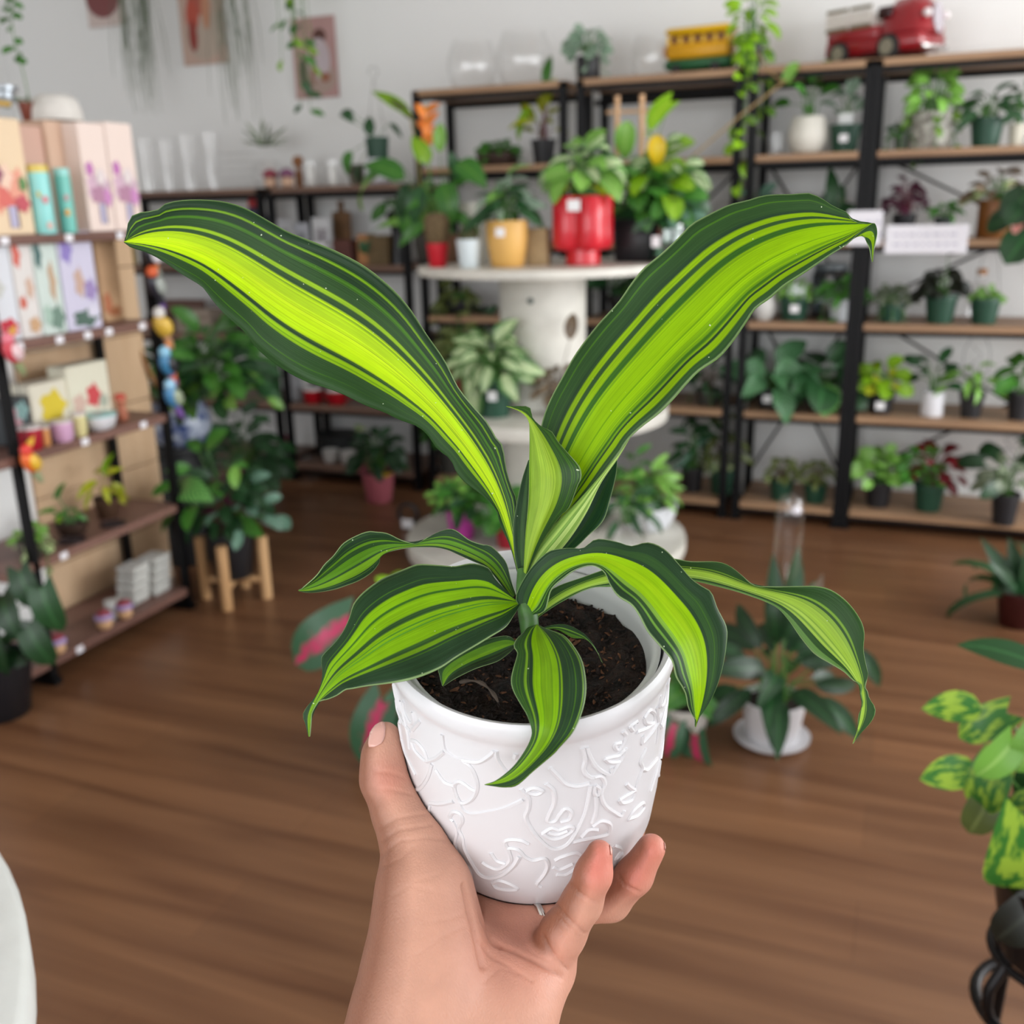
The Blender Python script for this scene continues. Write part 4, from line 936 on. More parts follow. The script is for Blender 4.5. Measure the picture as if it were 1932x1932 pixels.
# right rack
PATT = mat('#b9b7ae', .5, noise=.6, nscale=38, color2='#6f6a62')
p = P('potted_pothos', 'leafy trailing plant in a mottled grey ceramic pot under the red truck', 1752, 4.62, LV[1], G_RACK).pot(74, 66, kind='cyl', m=PATT); p.bush('heart', 'mint', 34, 30, 60, 105).vine('heart', 'pothos', 5, 95, 24, 26).done()
gp('trailing_plant', 'small trailing plant beside the mottled pot at the rack post', 1702, 1, 34, 30, '#4a5048').vine('small', 'green', 6, 60, 14, 22).bush('small', 'deep', 16, 18, 24, 40).done()
gp('arrowhead_plant', 'plant with folded green leaves in a green pot on the upper right shelf', 1858, 1, 62, 52).bush('lance', 'deep', 16, 55, 60, 62).done()
gp('upright_plant', 'thin dark plant in a small pale pot at the upper right corner of the rack', 1915, 1, 30, 40, '#c9c4b4').bush('oval', 'deep', 8, 34, 34, 90).done()
gp('purple_plant', 'purple wandering plant in a black pot above the wide white sign', 1703, 2, 44, 46, BK, 'taper').bush('small', 'purple', 60, 20, 46, 75, sr=.0012, stem='red').done()
gp('ivy', 'small ivy in a dark pot at the end of the wide sign', 1778, 2, 36, 40, '#26332c').bush('arrow', 'green', 12, 30, 36, 32).done()
gp('coleus', 'bronze and cream coleus in an amber glass pot on the right rack', 1872, 2, 60, 70, '#7a4a1c', 'cyl').bush('oval', 'bronze', 26, 34, 66, 62).bush('oval', 'variegated', 14, 32, 60, 40).done()
gp('trailing_plant', 'grey-green trailing plant in a low green pot right of the rack post', 1680, 3, 52, 34).bush('small', 'grey', 90, 15, 50, 40, sr=.001).vine('small', 'grey', 8, 36, 12, 14).done()
gp('black_leaf_plant', 'plant with nearly black crinkled leaves in a green pot', 1772, 3, 60, 52).bush('round', 'black', 26, 30, 50, 46).bush('oval', 'black', 6, 26, 18, 95).done()
p = gp('fern', 'light green fern in a green pot with a wire hanger loop', 1855, 3, 56, 48); p.bush('small', 'mint', 40, 16, 34, 22, sr=.001); MB().tube([(-.05, 0, .1), (-.03, 0, .26), (0, 0, .33), (.03, 0, .26), (.05, 0, .1)], .0012, 5).build('wire_hanger', mat('#6b6b68', .4, .6), p.o); p.done()
gp('variegated_plant', 'yellow variegated plant in a black pot beside the rack post', 1660, 4, 52, 44, BK).tagit(0, -22).bush('round', 'lime', 16, 30, 54, 62).bush('round', 'gold', 8, 28, 48, 50).done()
gp('rubber_plant', 'small rubber plant with round dark leaves in a white pot', 1757, 4, 40, 46, '#e4e4ea', 'cyl').bush('oval', 'deep', 12, 38, 58, 88, tilt=(60, 0)).done()
p = gp('climbing_plant', 'pale green climber on a looped wire trellis in a black pot', 1830, 4, 46, 48, BK); p.bush('lance', 'mint', 14, 46, 60, 62); MB().tube([(-.05, 0, .08), (-.05, 0, .28), (-.03, 0, .33), (0, 0, .345), (.03, 0, .33), (.05, 0, .28), (.05, 0, .08)], .0013, 5).tube([(-.02, 0, .30), (.02, 0, .26), (-.02, 0, .22), (.02, 0, .18), (0, 0, .1)], .0011, 5).build('wire_trellis', mat('#55565a', .4, .6), p.o); p.done()
gp('houseplant', 'green plant in a black pot at the right frame edge', 1920, 4, 46, 52, BK).bush('heart', 'green', 10, 44, 50, 80).done()
gp('variegated_plant', 'pale mottled plant in a black pot low on the right rack', 1655, 5, 52, 48, BK).bush('round', 'mint', 30, 32, 54, 72).done()
p = gp('coleus', 'dark red coleus in a green pot on the lowest right shelf', 1750, 5, 58, 52); p.bush('oval', 'red', 26, 34, 52, 90, c=(12, 0), stem='red').bush('small', 'green', 40, 24, 56, 80, c=(-18, 0)).done()
p = gp('climbing_plant', 'large plant with heart leaves on a wire frame in a black pot', 1892, 5, 52, 60, BK, Y=4.5); p.bush('heart', 'dark', 8, 50, 84, 130); p.bush('heart', 'grey', 10, 36, 50, 80)
for k in range(5): MB().tube([(.03 * math.cos(a * .8 + k), .02 * math.sin(k * 2), .15 + .05 * k + .025 * math.sin(a)) for a in range(9)], .0013, 4).build('wire_loop', mat('#66676b', .4, .6), p.o)
p.done()
p = P('begonia', 'plant with dark round leaves and a pink bloom at the right frame edge', 1952, 4.25, LV[2] - .02, G_RACK, 'plant')
# hangs from the rack on a hook: pot carried by the shelf edge
p.pot(56, 46, '#3d3a36', 'taper'); p.spot('round', 'dark', -18, -20, 60, 70, (-.6, -.4, -.5)).spot('round', 'dark', -10, -20, -10, 80, (-.5, -.6, -.6)).spot('heart', 'deep', 20, -10, 80, 60, (.2, -.6, .4)).spot('oval', 'pink', -28, -24, 12, 34, (-.4, -.5, -.7)).bush('round', 'dark', 10, 60, 60, 90).done()
MB().tube([(0, .03, .02), (0, .12, .0), (0, .26, .015)], .008, 6).build('hook', METAL, p.o)
# narrow rack
gp('houseplant', 'plant with oval leaves in a ribbed white pot', 1522, 1, 74, 66, '#dedad0', 'round').bush('oval', 'green', 11, 46, 56, 105, tilt=(70, 10)).done()
p = gp('houseplant', 'thin silvery plant in a green pot with a white label', 1592, 1, 58, 50); p.tagit(0, -20).bush('oval', 'silver', 7, 40, 34, 85, tilt=(80, 30)); MB().box((.0, -.02, p.top + .03), (.055, .003, .05), 0, .001).build('plant_label', mat('#e8eaea', .5), p.o); p.done()
gp('silver_plant', 'plant with pale silvery leaves on the narrow rack behind the right leaf', 1425, 2, 60, 40, '#4a5a52').bush('oval', 'blue', 16, 46, 52, 66).done()
gp('houseplant', 'plant with long upright dark leaves and a small bloom left of the post', 1565, 2, 52, 44, '#2c3a30').rosette('lance', 'deep', 9, 95, (85, 15)).spot('round', 'variegated', 20, -10, 30, 20, (0, -1, .3)).done()
p = gp('houseplant', 'mint plant in a green pot with a white card left of the black post', 1497, 3, 58, 44); p.tagit(4, -16).bush('small', 'mint', 40, 18, 36, 34, sr=.001); MB().box((.01, -.03, p.top + .035), (.07, .003, .055), 0, .001).build('plant_label', mat('#dfe6e6', .5), p.o); p.done()
gp('ivy', 'bushy ivy spilling from a small white pot left of the black post', 1583, 3, 42, 40, '#c9ccd0').bush('arrow', 'green', 26, 30, 52, 48).vine('arrow', 'green', 5, 60, 24, 22).done()
gp('calathea', 'calathea with broad feathered green leaves in a black pot', 1450, 4, 52, 38, BK).tagit(0, -14).spot('broad', 'calathea', -22, -20, 60, 95, (-.25, -.35, -.8)).spot('broad', 'calathea', 26, -22, 62, 92, (.3, -.3, -.75)).bush('broad', 'calathea', 11, 80, 64, 62).done()
gp('calathea', 'calathea with round patterned leaves on a low tray', 1548, 4, 70, 26, '#3a3632', 'bowl').spot('round', 'stripe', 8, -30, 30, 64, (.1, -.6, -.6)).bush('round', 'deep', 14, 66, 66, 80).done()
gp('herb', 'wispy olive plant in a green pot, left one of the pair on the bottom shelf', 1473, 5, 46, 38, Y=4.60).bush('small', 'olive', 46, 18, 42, 52, sr=.0012, stem='brown').done()
gp('herb', 'wispy olive plant in a green pot, right one of the pair on the bottom shelf', 1537, 5, 46, 38, Y=4.60).bush('small', 'olive', 46, 18, 42, 50, sr=.0012, stem='brown').done()
# rack behind the tiered stand
gp('arrowhead_plant', 'blue-green climber in a black pot low beside the narrow rack', 1305, 5, 44, 48, BK).bush('arrow', 'deep', 16, 38, 36, 105).bush('arrow', 'blue', 5, 40, 30, 60).done()
gp('houseplant', 'bronze leaved plant in a green pot low beside the narrow rack', 1360, 5, 46, 46).bush('lance', 'olive', 18, 46, 40, 120, stem='brown').bush('small', 'variegated', 10, 20, 24, 30).done()
gp('climbing_plant', 'dark twiggy climber on the shelf above the two low pots', 1335, 4, 50, 30, '#3b3a36').bush('lance', 'dark', 18, 40, 62, 80, stem='brown').vine('lance', 'dark', 6, 90, 30, 24).done()
gp('houseplant', 'dark round leaved plant right of the upper column of the stand', 1175, 3, 60, 40, '#2c2c2c').bush('round', 'dark', 20, 48, 66, 80).done()
gp('houseplant', 'dark plant low behind the right leaf of the held plant', 1240, 4, 60, 40, '#2c2c2c').bush('oval', 'dark', 18, 48, 66, 80).done()
p = gp('silver_plant', 'small silver plant in a black pot on the top shelf beside the fishbowls', 1110, 0, 44, 44, BK, 'cyl'); p.bush('round', 'silver', 26, 30, 42, 56).vine('small', 'silver', 4, 46, 16, 22).done()
p = gp('pothos', 'lime pothos in a dark blue pot trailing down from the top shelf', 1413, 0, 42, 58, '#23252f', 'cyl', Y=4.58); p.bush('heart', 'neon', 14, 32, 56, 96).vine('heart', 'neon', 5, 250, 34, 16, az=(-120, -60), step=34).vine('heart', 'pothos', 4, 170, 30, 30)
p.stem([Vector((0, 0, p.top)), Vector((.09, -.1, -.02)), Vector((.16, -.12, -.07))], .003, 'tan'); p.stem([Vector((.17, -.12, -.06)), Vector((0, -.12, -.18)), Vector((-.2, -.14, -.34))], .004, 'tan'); p.leaf('heart', 'mint', (.17, -.12, -.06), (.3, -.2, .7), .08); p.done()
# rack with fishbowls
p = gp('philodendron', 'red stemmed lime philodendron in a black pot below the fishbowls', 1026, 1, 48, 44, BK); p.bush('lance', 'gold', 10, 62, 40, 90, stem='red', tilt=(85, 20)).spot('lance', 'green', 6, 0, 96, 66, (.1, -.2, 1), stem='red').spot('lance', 'lime', -22, -10, 60, 70, (-.5, -.3, -.6)).done()
p = gp('succulent_tray', 'low green succulents in a dark wooden tray on the second shelf', 940, 1, 60, 26, '#3a2a24', 'square'); p.bush('small', 'green', 70, 15, 48, 22, sr=.001).vine('small', 'green', 10, 26, 12, 26).done()
gp('houseplant', 'mottled dark upright plant behind the column left side', 862, 4, 66, 60, '#6b3a2a').bush('broad', 'olive', 24, 50, 44, 170, stem='brown').done()
gp('houseplant', 'dark leafy plant left of the stand column', 915, 4, 60, 50, '#2a2a2a').bush('oval', 'dark', 22, 46, 50, 130).done()
gp('trailing_plant', 'dark plant in a black hanging bowl under the top disc of the stand', 868, 3, 60, 26, BK, 'bowl').bush('small', 'olive', 40, 20, 40, 24).done()
gp('houseplant', 'green plant on a low shelf behind the purple pot', 850, 5, 50, 46, '#3b3a36').bush('oval', 'green', 20, 40, 56, 90).done()

# ------------------------------------------------------------------ toys, glass and vases on the racks
GLASS = glass_mat()
def glass_obj(name, label, cat, px, Y, z, prof_px, group=None, inner=None):
    loc = (x_on(px, Y, z), Y, z); k = depth(loc) / F
    pr = [(r * k, h * k) for r, h in prof_px]; t = .0025
    mb = MB().lathe(pr, 32); mb.f.pop(); o = mb.build(name, GLASS, None, True); o.location = loc; tag(o, label, cat, group); return o
bowl = lambda r, h: [(r * .55, 0), (r * .85, h * .12), (r, h * .42), (r * .96, h * .66), (r * .78, h * .9), (r * .72, h)]
glass_obj('fishbowl_vase', 'left one of two round clear glass fishbowls on the top shelf', 'vase', 892, 4.66, LV[0], bowl(47, 88), 'glass fishbowls')
glass_obj('fishbowl_vase', 'larger round clear glass fishbowl nearer the silver plant', 'vase', 990, 4.66, LV[0], bowl(53, 98), 'glass fishbowls')
glass_obj('fishbowl_vase', 'clear glass bowl beside the yellow toy tram', 'vase', 1228, 4.72, LV[0], bowl(38, 80), 'glass fishbowls')
glass_obj('drinking_glass', 'small clear glass left of the ribbed white pot', 'glass', 1462, 4.6, LV[1], [(15, 0), (17, 20), (18, 40)])
VZ = mat('#d8d6d2', .35)
solo('bottle_vase', 'round white vase on the narrow rack behind the right leaf', 'vase', VZ, smooth=True, loc=(x_on(1440, 4.62, LV[3]), 4.62, LV[3]), lathe=([(.03, 0), (.052, .03), (.055, .07), (.04, .11), (.022, .13), (.02, .15), (.016, .15), (.016, .1), (0, .1)], 28))
o = thing('glass_canister', 'tall grey glass canister with a pale printed band behind the right leaf', 'canister', (x_on(1562, 4.76, LV[3]), 4.76, LV[3]))
MB().lathe([(.075, 0), (.08, .01), (.08, .19), (.065, .21)], 28).build('glass_body', glass_mat('#9aa6ac', 'grey_glass', .6), o, True); MB().lathe([(.07, .21), (.07, .235), (0, .237)], 24).build('lid', mat('#5c6468', .4), o, True); MB().lathe([(.0812, .07), (.0812, .13)], 28).build('printed_band', mat('#b9c2c6', .5, noise=.4, nscale=60), o, True)
o = thing('corked_bottle', 'clear bottle with a cork stopper behind the fern on the right rack', 'bottle', (x_on(1843, 4.78, LV[3]), 4.78, LV[3]))
MB().lathe([(.05, 0), (.055, .02), (.055, .11), (.03, .15), (.02, .16), (.02, .19)], 24).build('glass_body', GLASS, o, True); MB().lathe([(.019, .185), (.021, .21), (0, .212)], 16).build('cork', mat('#a8703c', .8), o, True)
o = thing('cloche', 'clear glass cloche on a shallow brown wooden base', 'cloche', (x_on(1365, 4.6, LV[2]), 4.6, LV[2]))
MB().lathe([(.06, 0), (.09, .01), (.095, .035), (.085, .045), (0, .045)], 28).build('wooden_base', mat('#8a6a50', .6), o, True); MB().lathe([(.06, .046), (.062, .1), (.045, .15), (.02, .17), (.012, .18), (.014, .2), (0, .205)], 24).build('glass_dome', GLASS, o, True)

# yellow and green toy tram
RED, YEL, TGR, TIRE = mat('#8e0f1c', .3, coat=.3), mat('#e8b80c', .35), mat('#1f5a34', .45), mat('#1c1b1a', .7)
def x_at(px, Y=4.62, z=LV[0]): return x_on(px, Y, z)
t = thing('toy_tram', 'yellow toy tram with a green base on the top shelf', 'toy', (x_at(1321, 4.64), 4.64, LV[0]), -.12)
k = depth(t.location) / F; W, D_, H_ = 126 * k, .13, 76 * k
MB().box((0, 0, .02 + H_ * .12), (W, D_, H_ * .24), 0, .012).build('green_base', TGR, t, True)
MB().box((0, 0, .02 + H_ * .42), (W * .94, D_ * .92, H_ * .36), 0, .008).build('body', mat('#d69c0c', .4), t, True)
for sx in (-.47, -.28, -.09, .1, .29, .47):
    MB().box((W * .94 * sx, 0, .02 + H_ * .66), (W * .045, D_ * .9, H_ * .2), 0, .003).build('window_post', YEL, t)
for i in range(5): MB().box((W * .94 * (-.375 + .19 * i), 0, .02 + H_ * .66), (W * .13, D_ * .8, H_ * .18)).build('window_pane', mat('#7a4d10', .3), t)
MB().box((0, 0, .02 + H_ * .87), (W, D_ * 1.04, H_ * .16), 0, .016).build('roof', YEL, t, True)
for sx in (-.3, .3):
    for sy in (-.5, .5): MB().lathe([(0, -.008), (.02, -.008), (.02, .008), (0, .008)], 16).build('wheel', TIRE, t, True, Matrix.Translation((W * sx, D_ * sy, .02)) @ Matrix.Rotation(math.pi / 2, 4, 'X'))
MB().box((-W * .52, -D_ * .2, .02 + H_ * .45), (.012, .04, .04), 0, .003).build('front_plate', mat('#c9a08a', .5), t)
# red toy truck
t = thing('toy_truck', 'red toy truck with white slatted sides on the top shelf', 'toy', (x_at(1668, 4.69), 4.69, LV[0]), -.52)
k = depth(t.location) / F; W, TW = 205 * k, .20
def tb(name, m, x0, x1, z0, z1, y=TW, bev=.012, taper=1.0, yo=0.0): return MB().box((W * (x0 + x1) / 2, yo, (z0 + z1) / 2 * k), (W * (x1 - x0), y, (z1 - z0) * k), 0, bev, taper).build(name, m, t, True)
tb('chassis', RED, -.50, .46, 14, 44); tb('bed_side', RED, -.48, .06, 38, 62, TW * 1.0, .008); tb('cab', RED, -.03, .50, 24, 104, TW * .96, .045, .84)
tb('cab_window', mat('#30080e', .2), .02, .16, 72, 92, TW * .90, .004); tb('running_board', mat('#4a0a10', .4), -.1, .25, 10, 18, TW * 1.04)
for (x, z, r) in ((-.33, 20, 21), (.17, 22, 22)):
    for sy in (-1, 1):
        w_ = MB().lathe([(0, -.016), (r * k * .8, -.016), (r * k, -.010), (r * k, .010), (r * k * .8, .016), (0, .016)], 22).build('wheel', TIRE, t, True, Matrix.Translation((W * x, sy * TW * .5, r * k)) @ Matrix.Rotation(math.pi / 2, 4, 'X'))
        MB().lathe([(0, -.019), (r * k * .6, -.018), (r * k * .62, .018), (0, .019)], 18).build('hub_cap', mat('#8f8a78', .4, .3), w_, True)
MB().lathe([(0, -.004), (.042, -.004), (.046, .0), (.046, .005), (0, .005)], 24, sx=1.25, sy=.8).build('radiator_grille', mat('#b9b2ba', .25, .5), t, True, Matrix.Translation((W * .49, 0, 66 * k)) @ Matrix.Rotation(math.pi / 2 - .12, 4, 'Y'))
for sy in (-1, 1): MB().ball((W * .475, sy * TW * .33, 72 * k), (.017, .016, .016)).build('headlight', mat('#e9e2e4', .15), t, True)
tb('bumper', mat('#d0cccc', .25, .7), .47, .50, 14, 22, TW * .9, .004)
WHT, OLV = mat('#dcd6d0', .5), mat('#6f6548', .6)
for sy in (-1, 1):
    for x0, x1 in ((-.50, -.27), (-.25, -.03)):
        for z, m_ in ((64, OLV), (80, WHT), (97, OLV)): MB().box((W * (x0 + x1) / 2, sy * TW * .47, z * k), (W * (x1 - x0), .007, (20 if m_ is WHT else 6) * k), 0, .002).build('side_slat', m_, t)
        for q in (0, .33, .67, 1): MB().box((W * (x0 + .01 + (x1 - x0 - .02) * q), sy * TW * .45, 80 * k), (.009, .008, 38 * k), 0, .002).build('side_stake', WHT, t)
for k2 in range(3): MB().box((-W * .5, 0, (64 + 16 * k2) * k), (.008, TW * .9, 9 * k), 0, .002).build('tail_slat', WHT, t)

# ------------------------------------------------------------------ white tiered stand made of cable spools
WPAINT = mat('#d9d6cd', .55, noise=.12, nscale=9, bump=.15, bscale=30)
SX, SY = -1.362, 3.80
st = thing('tiered_stand', 'white painted three-tier round stand made of cable spools', 'display stand', (SX, SY, 0))
def disc(name, z, R, th): return MB().lathe([(R * .995, z - th), (R, z - th * .8), (R, z - th * .2), (R * .995, z), (0, z)], 72).build(name, WPAINT, st, True)
disc('top_disc', 1.188, .487, .029); disc('middle_disc', .635, .500, .050)
MB().lathe([(.170, .635), (.170, 1.160)], 48).build('upper_column', WPAINT, st, True); MB().lathe([(.170, .085), (.170, .586)], 48).build('lower_column', WPAINT, st, True)
# oval hand holes of the base flange: flat discs, dark colour for their inner shade
disc('base_disc', .085, .585, .055)
for a in (-.55, 1.1, 2.6, 4.1): MB().lathe([(.03, .0852), (.055, .0858), (.05, .0868), (.03, .0862)], 24, sx=1.4).build('hole_rim', WPAINT, st, True, Matrix.Rotation(a, 4, 'Z') @ Matrix.Translation((.46, 0, 0)))
for a in (-.55, 1.1, 2.6, 4.1): MB().lathe([(.045, .0853), (0, .0855)], 20, sx=1.4).build('hole_shade', mat('#5a4630', .9), st, True, Matrix.Rotation(a, 4, 'Z') @ Matrix.Translation((.46, 0, 0)))
for a in (-1.5,): MB().ball((.171 * math.cos(a), .171 * math.sin(a), 1.06), .012).build('bolt_head', mat('#4f5a58', .5, .5), st, True)
T1, T2, T3 = 1.188, .635, .085
def glz(c): return mat(c, .25)
G_ST = 'plants on the white tiered stand'
# top tier
p = P('cactus', 'brown columnar cactus in a small red pot at the stand edge', 827, 3.58, T1, G_ST).pot(42, 44, '#c01226', 'taper')
MB().lathe([(.03, p.top), (.046, p.top + .03), (.047, p.top + .09), (.035, p.top + .115), (0, p.top + .122)], 22, lobes=(11, .12)).build('cactus_body', mat('#6e5a3c', .8, noise=.4, nscale=90), p.o, True); p.done()
p = P('cactus', 'small round cactus in a tapered white pot beside the red one', 886, 3.55, T1, G_ST).pot(48, 52, '#d5dfe4', 'taper')
MB().ball((0, 0, p.top + .02), (.036, .036, .045)).build('cactus_body', mat('#4e4f2c', .8, noise=.4, nscale=90), p.o, True); p.done()
p = P('potted_syngonium', 'bushy grey-green plant in a ribbed yellow pot', 958, 3.60, T1, G_ST).pot(78, 84, '#d9a95c', 'rib'); p.tagit(2, -12, 18, 16).bush('arrow', 'deep', 22, 52, 62, 84).bush('arrow', 'silver', 12, 46, 62, 110).bush('arrow', 'mint', 5, 40, 50, 120).done()
solo('kraft_box', 'upright brown kraft gift box beside the ribbed yellow pot', 'box', mat('#b39a74', .8, noise=.15, nscale=50), loc=(x_on(1016, 3.70, T1), 3.70, T1), rz=.1, box=((0, 0, .068), (.085, .06, .136), 0, .003))
p = P('potted_philodendron', 'pale philodendron in a glossy red three-lobed planter', 1100, 3.72, T1, G_ST)
w = p.m(60); h = p.m(124); p.rad, p.top = w * .75, h * .9; RP = mat('#c9182a', .3, coat=.2)
for a in (-2.35, -.79, .79, 2.35): MB().lathe([(.3 * w, h * .22), (.44 * w, h * .25), (.5 * w, h * .34), (.5 * w, h * .985), (.48 * w, h), (.43 * w, h), (.43 * w, h * .5), (0, h * .5)], 26).build('planter_lobe', RP, p.o, True, Matrix.Translation((.5 * w * math.cos(a), .5 * w * math.sin(a), 0)))
MB().lathe([(.50 * w, 0), (.54 * w, h * .01), (.54 * w, h * .1), (.5 * w, h * .26), (0, h * .3)], 32).build('planter_foot', RP, p.o, True)
MB().lathe([(.8 * w, h * .86), (0, h * .88)], 20).build('soil', mat('#2b1d15', .95), p.o, True)
p.tagit(2, -4, 24, 20, -63).bush('heart', 'mint', 18, 52, 80, 120, h0=.4).bush('heart', 'pale', 14, 46, 74, 140, h0=.5).bush('heart', 'gold', 8, 40, 60, 70, h0=.5).done()
p = P('potted_pothos', 'large bushy pothos on a bamboo ladder in a black square pot', 1203, 3.95, T1, G_ST).pot(72, 78, BK, 'square'); p.bush('heart', 'green', 24, 70, 90, 140).bush('heart', 'lime', 12, 60, 110, 170, c=(40, 0)).bush('oval', 'pale', 22, 40, 100, 190, c=(40, 0), h0=.5).bush('heart', 'deep', 14, 60, 80, 80, c=(50, 0)).spot('broad', 'yellow', 42, -40, 150, 60, (.1, -.4, -1)).spot('heart', 'neon', 60, -20, 205, 64, (-.7, -.3, -.5)).spot('broad', 'mint', -10, -40, 175, 74, (-.2, -.2, -1))
for dx in (-42, 4): MB().tube([(p.m(dx), 0, p.top), (p.m(dx), 0, p.top + p.m(222))], p.m(5), 6).build('bamboo_stick', mat('#caa27c', .6), p.o)
MB().tube([(p.m(-62), 0, p.top + p.m(195)), (p.m(16), 0, p.top + p.m(193))], p.m(3), 6).build('bamboo_stick', mat('#caa27c', .6), p.o); p.done()
p = P('potted_plant', 'grey-green plant in a clear green glass pot near the stand edge', 1262, 3.88, T1, G_ST).pot(62, 70, '#2c5b4a', 'cyl', m=glass_mat('#7fae98', 'green_glass', .5)); p.tagit(-18, -24, 16, 20).bush('oval', 'blue', 14, 50, 60, 60).bush('heart', 'green', 12, 52, 64, 130, stem='brown').done()
solo('white_vase', 'tall plain white cylinder vase behind the small cactus pots', 'vase', mat('#d8d5cc', .5), smooth=True, loc=(x_on(897, 3.92, T1), 3.92, T1), lathe=([(.045, 0), (.055, .02), (.06, .2), (.058, .235), (.05, .235), (.05, .1), (0, .1)], 30))
p = P('potted_philodendron', 'sprawling philodendron with long leaves reaching left of the stand', 838, 3.86, T1, G_ST).pot(64, 52, '#7a5640', 'taper')
p.spot('lance', 'lime', -120, -6, 118, 130, (-.97, .1, -.25)).spot('lance', 'green', -70, -20, 128, 110, (-.9, -.3, .05)).spot('broad', 'green', -60, -30, 106, 84, (-.5, -.5, .5)).spot('lance', 'deep', -52, -30, 96, 86, (-.4, -.4, -.8)).spot('broad', 'deep', -20, -40, 90, 74, (-.2, -.5, -.7)).spot('broad', 'green', 20, -30, 96, 80, (.35, -.5, -.7)).spot('broad', 'green', 44, -20, 130, 80, (.7, -.4, -.2)).spot('lance', 'deep', 20, 0, 150, 78, (.35, 0, -.9)).spot('broad', 'lime', -10, -30, 130, 60, (-.2, -.4, .8)).spot('oval', 'mint', 8, -16, 150, 50, (.1, -.3, .9)).spot('broad', 'green', -48, -20, 60, 76, (-.3, -.4, -.8)).bush('lance', 'green', 8, 80, 66, 120, tilt=(60, -40)).done()
p = P('bromeliad', 'tall bromeliad with an orange flower spike above the stand', 806, 4.05, T1, G_ST).pot(50, 46, '#3d3a36', 'taper')
p.spot('lance_up', 'lime', -16, -10, 216, 100, (-.8, 0, .6), stem='tan', sr=.004).spot('lance_up', 'olive', -10, -10, 206, 66, (-.7, -.1, .75))
for i in range(9): p.leaf('broad', 'orange', (p.m(14 + (i % 3 - 1) * 3), p.m(-6), p.top + p.m(160 + i * 7)), (.5 * math.cos(i * 2.4), .5 * math.sin(i * 2.4), .75), p.m(34))
p.stem([Vector((0, 0, p.top)), Vector((p.m(12), 0, p.top + p.m(90))), Vector((p.m(14), p.m(-6), p.top + p.m(230)))], .004, 'green'); p.rosette('lance', 'mint', 8, 90, (75, 20), 20).done()
# middle tier
p = P('aglaonema', 'bushy plant with pale cream-green leaves in a green pot', 932, 3.52, T2, G_ST).pot(78, 74, GP); p.tagit(14, -22, 18, 18).bush('broad', 'pale', 40, 58, 84, 94).spot('broad', 'pale', -18, -44, -4, 76, (-.1, -.3, -1)).spot('broad', 'pale', 40, -36, 20, 56, (.4, -.3, -.9)).done()
p = P('polka_dot_plant', 'brownish spotted plant against the column of the stand', 1056, 3.62, T2, G_ST).pot(56, 34, '#6b4a3c', 'taper'); p.bush('oval', 'bronze', 28, 34, 66, 66, stem='brown').spot('oval', 'bronze', 24, -8, 110, 50, (.1, -.1, 1), stem='brown').done()
p = P('houseplant', 'dark plant in a rust red pot behind the pale leaved plant', 872, 3.72, T2, G_ST).pot(58, 78, '#6b2a1e', 'taper'); p.bush('oval', 'olive', 22, 36, 50, 100).done()
# base tier
p = P('houseplant', 'green plant in a magenta pot with a raised lip on the stand base', 872, 3.62, T3, G_ST).pot(58, 58, '#b83c9c', 'taper'); MB().box((-p.m(24), 0, p.top + p.m(14)), (p.m(8), .03, p.m(26)), 0, .004).build('pot_handle', mat('#b83c9c', .45), p.o); p.bush('oval', 'green', 28, 34, 56, 66).bush('oval', 'deep', 16, 40, 70, 60, c=(30, 0)).bush('small', 'mint', 20, 24, 50, 84, c=(-20, 0)).done()
p = P('fern', 'bright green fern in a shallow white dish on the stand base', 1222, 3.98, T3, G_ST).pot(108, 52, '#dfe2e8', 'bowl'); p.bush('lance', 'mint', 30, 50, 62, 84).bush('lance', 'green', 16, 44, 50, 110, c=(-30, 0)).done()
p = P('water_plant', 'leafy cutting standing in a clear glass jar on the stand base', 1185, 3.62, T3, G_ST).pot(70, 70, m=GLASS, kind='cyl', soil=False); p.bush('lance', 'deep', 16, 56, 60, 76, tilt=(60, -40)).done()
p = P('houseplant', 'dark green plant behind the magenta pot at the column', 960, 3.58, T3, G_ST).pot(52, 44, '#a3142a', 'taper'); p.bush('round', 'green', 20, 44, 60, 74).done()

# ------------------------------------------------------------------ plants standing on the floor
G_FL = 'plants standing on the floor'
p = PF('peace_lily', 'peace lily with long dark leaves in a white pot on a saucer', 1455, 1398, 0, G_FL); p.pot(120, 92, '#d5d3d6', 'taper')
MB().lathe([(p.m(52), 0), (p.m(70), p.m(12)), (p.m(71), p.m(16)), (p.m(66), p.m(14)), (0, p.m(5))], 36).build('saucer', mat('#d2d0d3', .35), p.o, True)
p.bush('lance', 'dark', 26, 130, 110, 160, tilt=(75, -10)).spot('lance', 'dark', 130, 20, 120, 110, (.75, -.2, -.55)).spot('lance', 'dark', 80, -30, 36, 120, (.8, -.3, -.35)).spot('lance', 'dark', 16, -60, 30, 120, (.05, -.4, -.9)).spot('lance_up', 'deep', 20, 10, 150, 150, (.05, 0, 1)).spot('lance_up', 'dark', 0, -10, 120, 170, (-.05, -.1, 1)).spot('lance', 'deep', -60, -10, 90, 100, (-.6, -.3, .3)).spot('lance_up', 'bronze', 46, 0, 150, 110, (.2, 0, .9)).done()
lp = p
o = thing('watering_globe', 'clear glass watering globe stuck upright in the peace lily pot', 'watering globe', (p.o.location.x + .01, p.o.location.y + .03, p.top - .06))
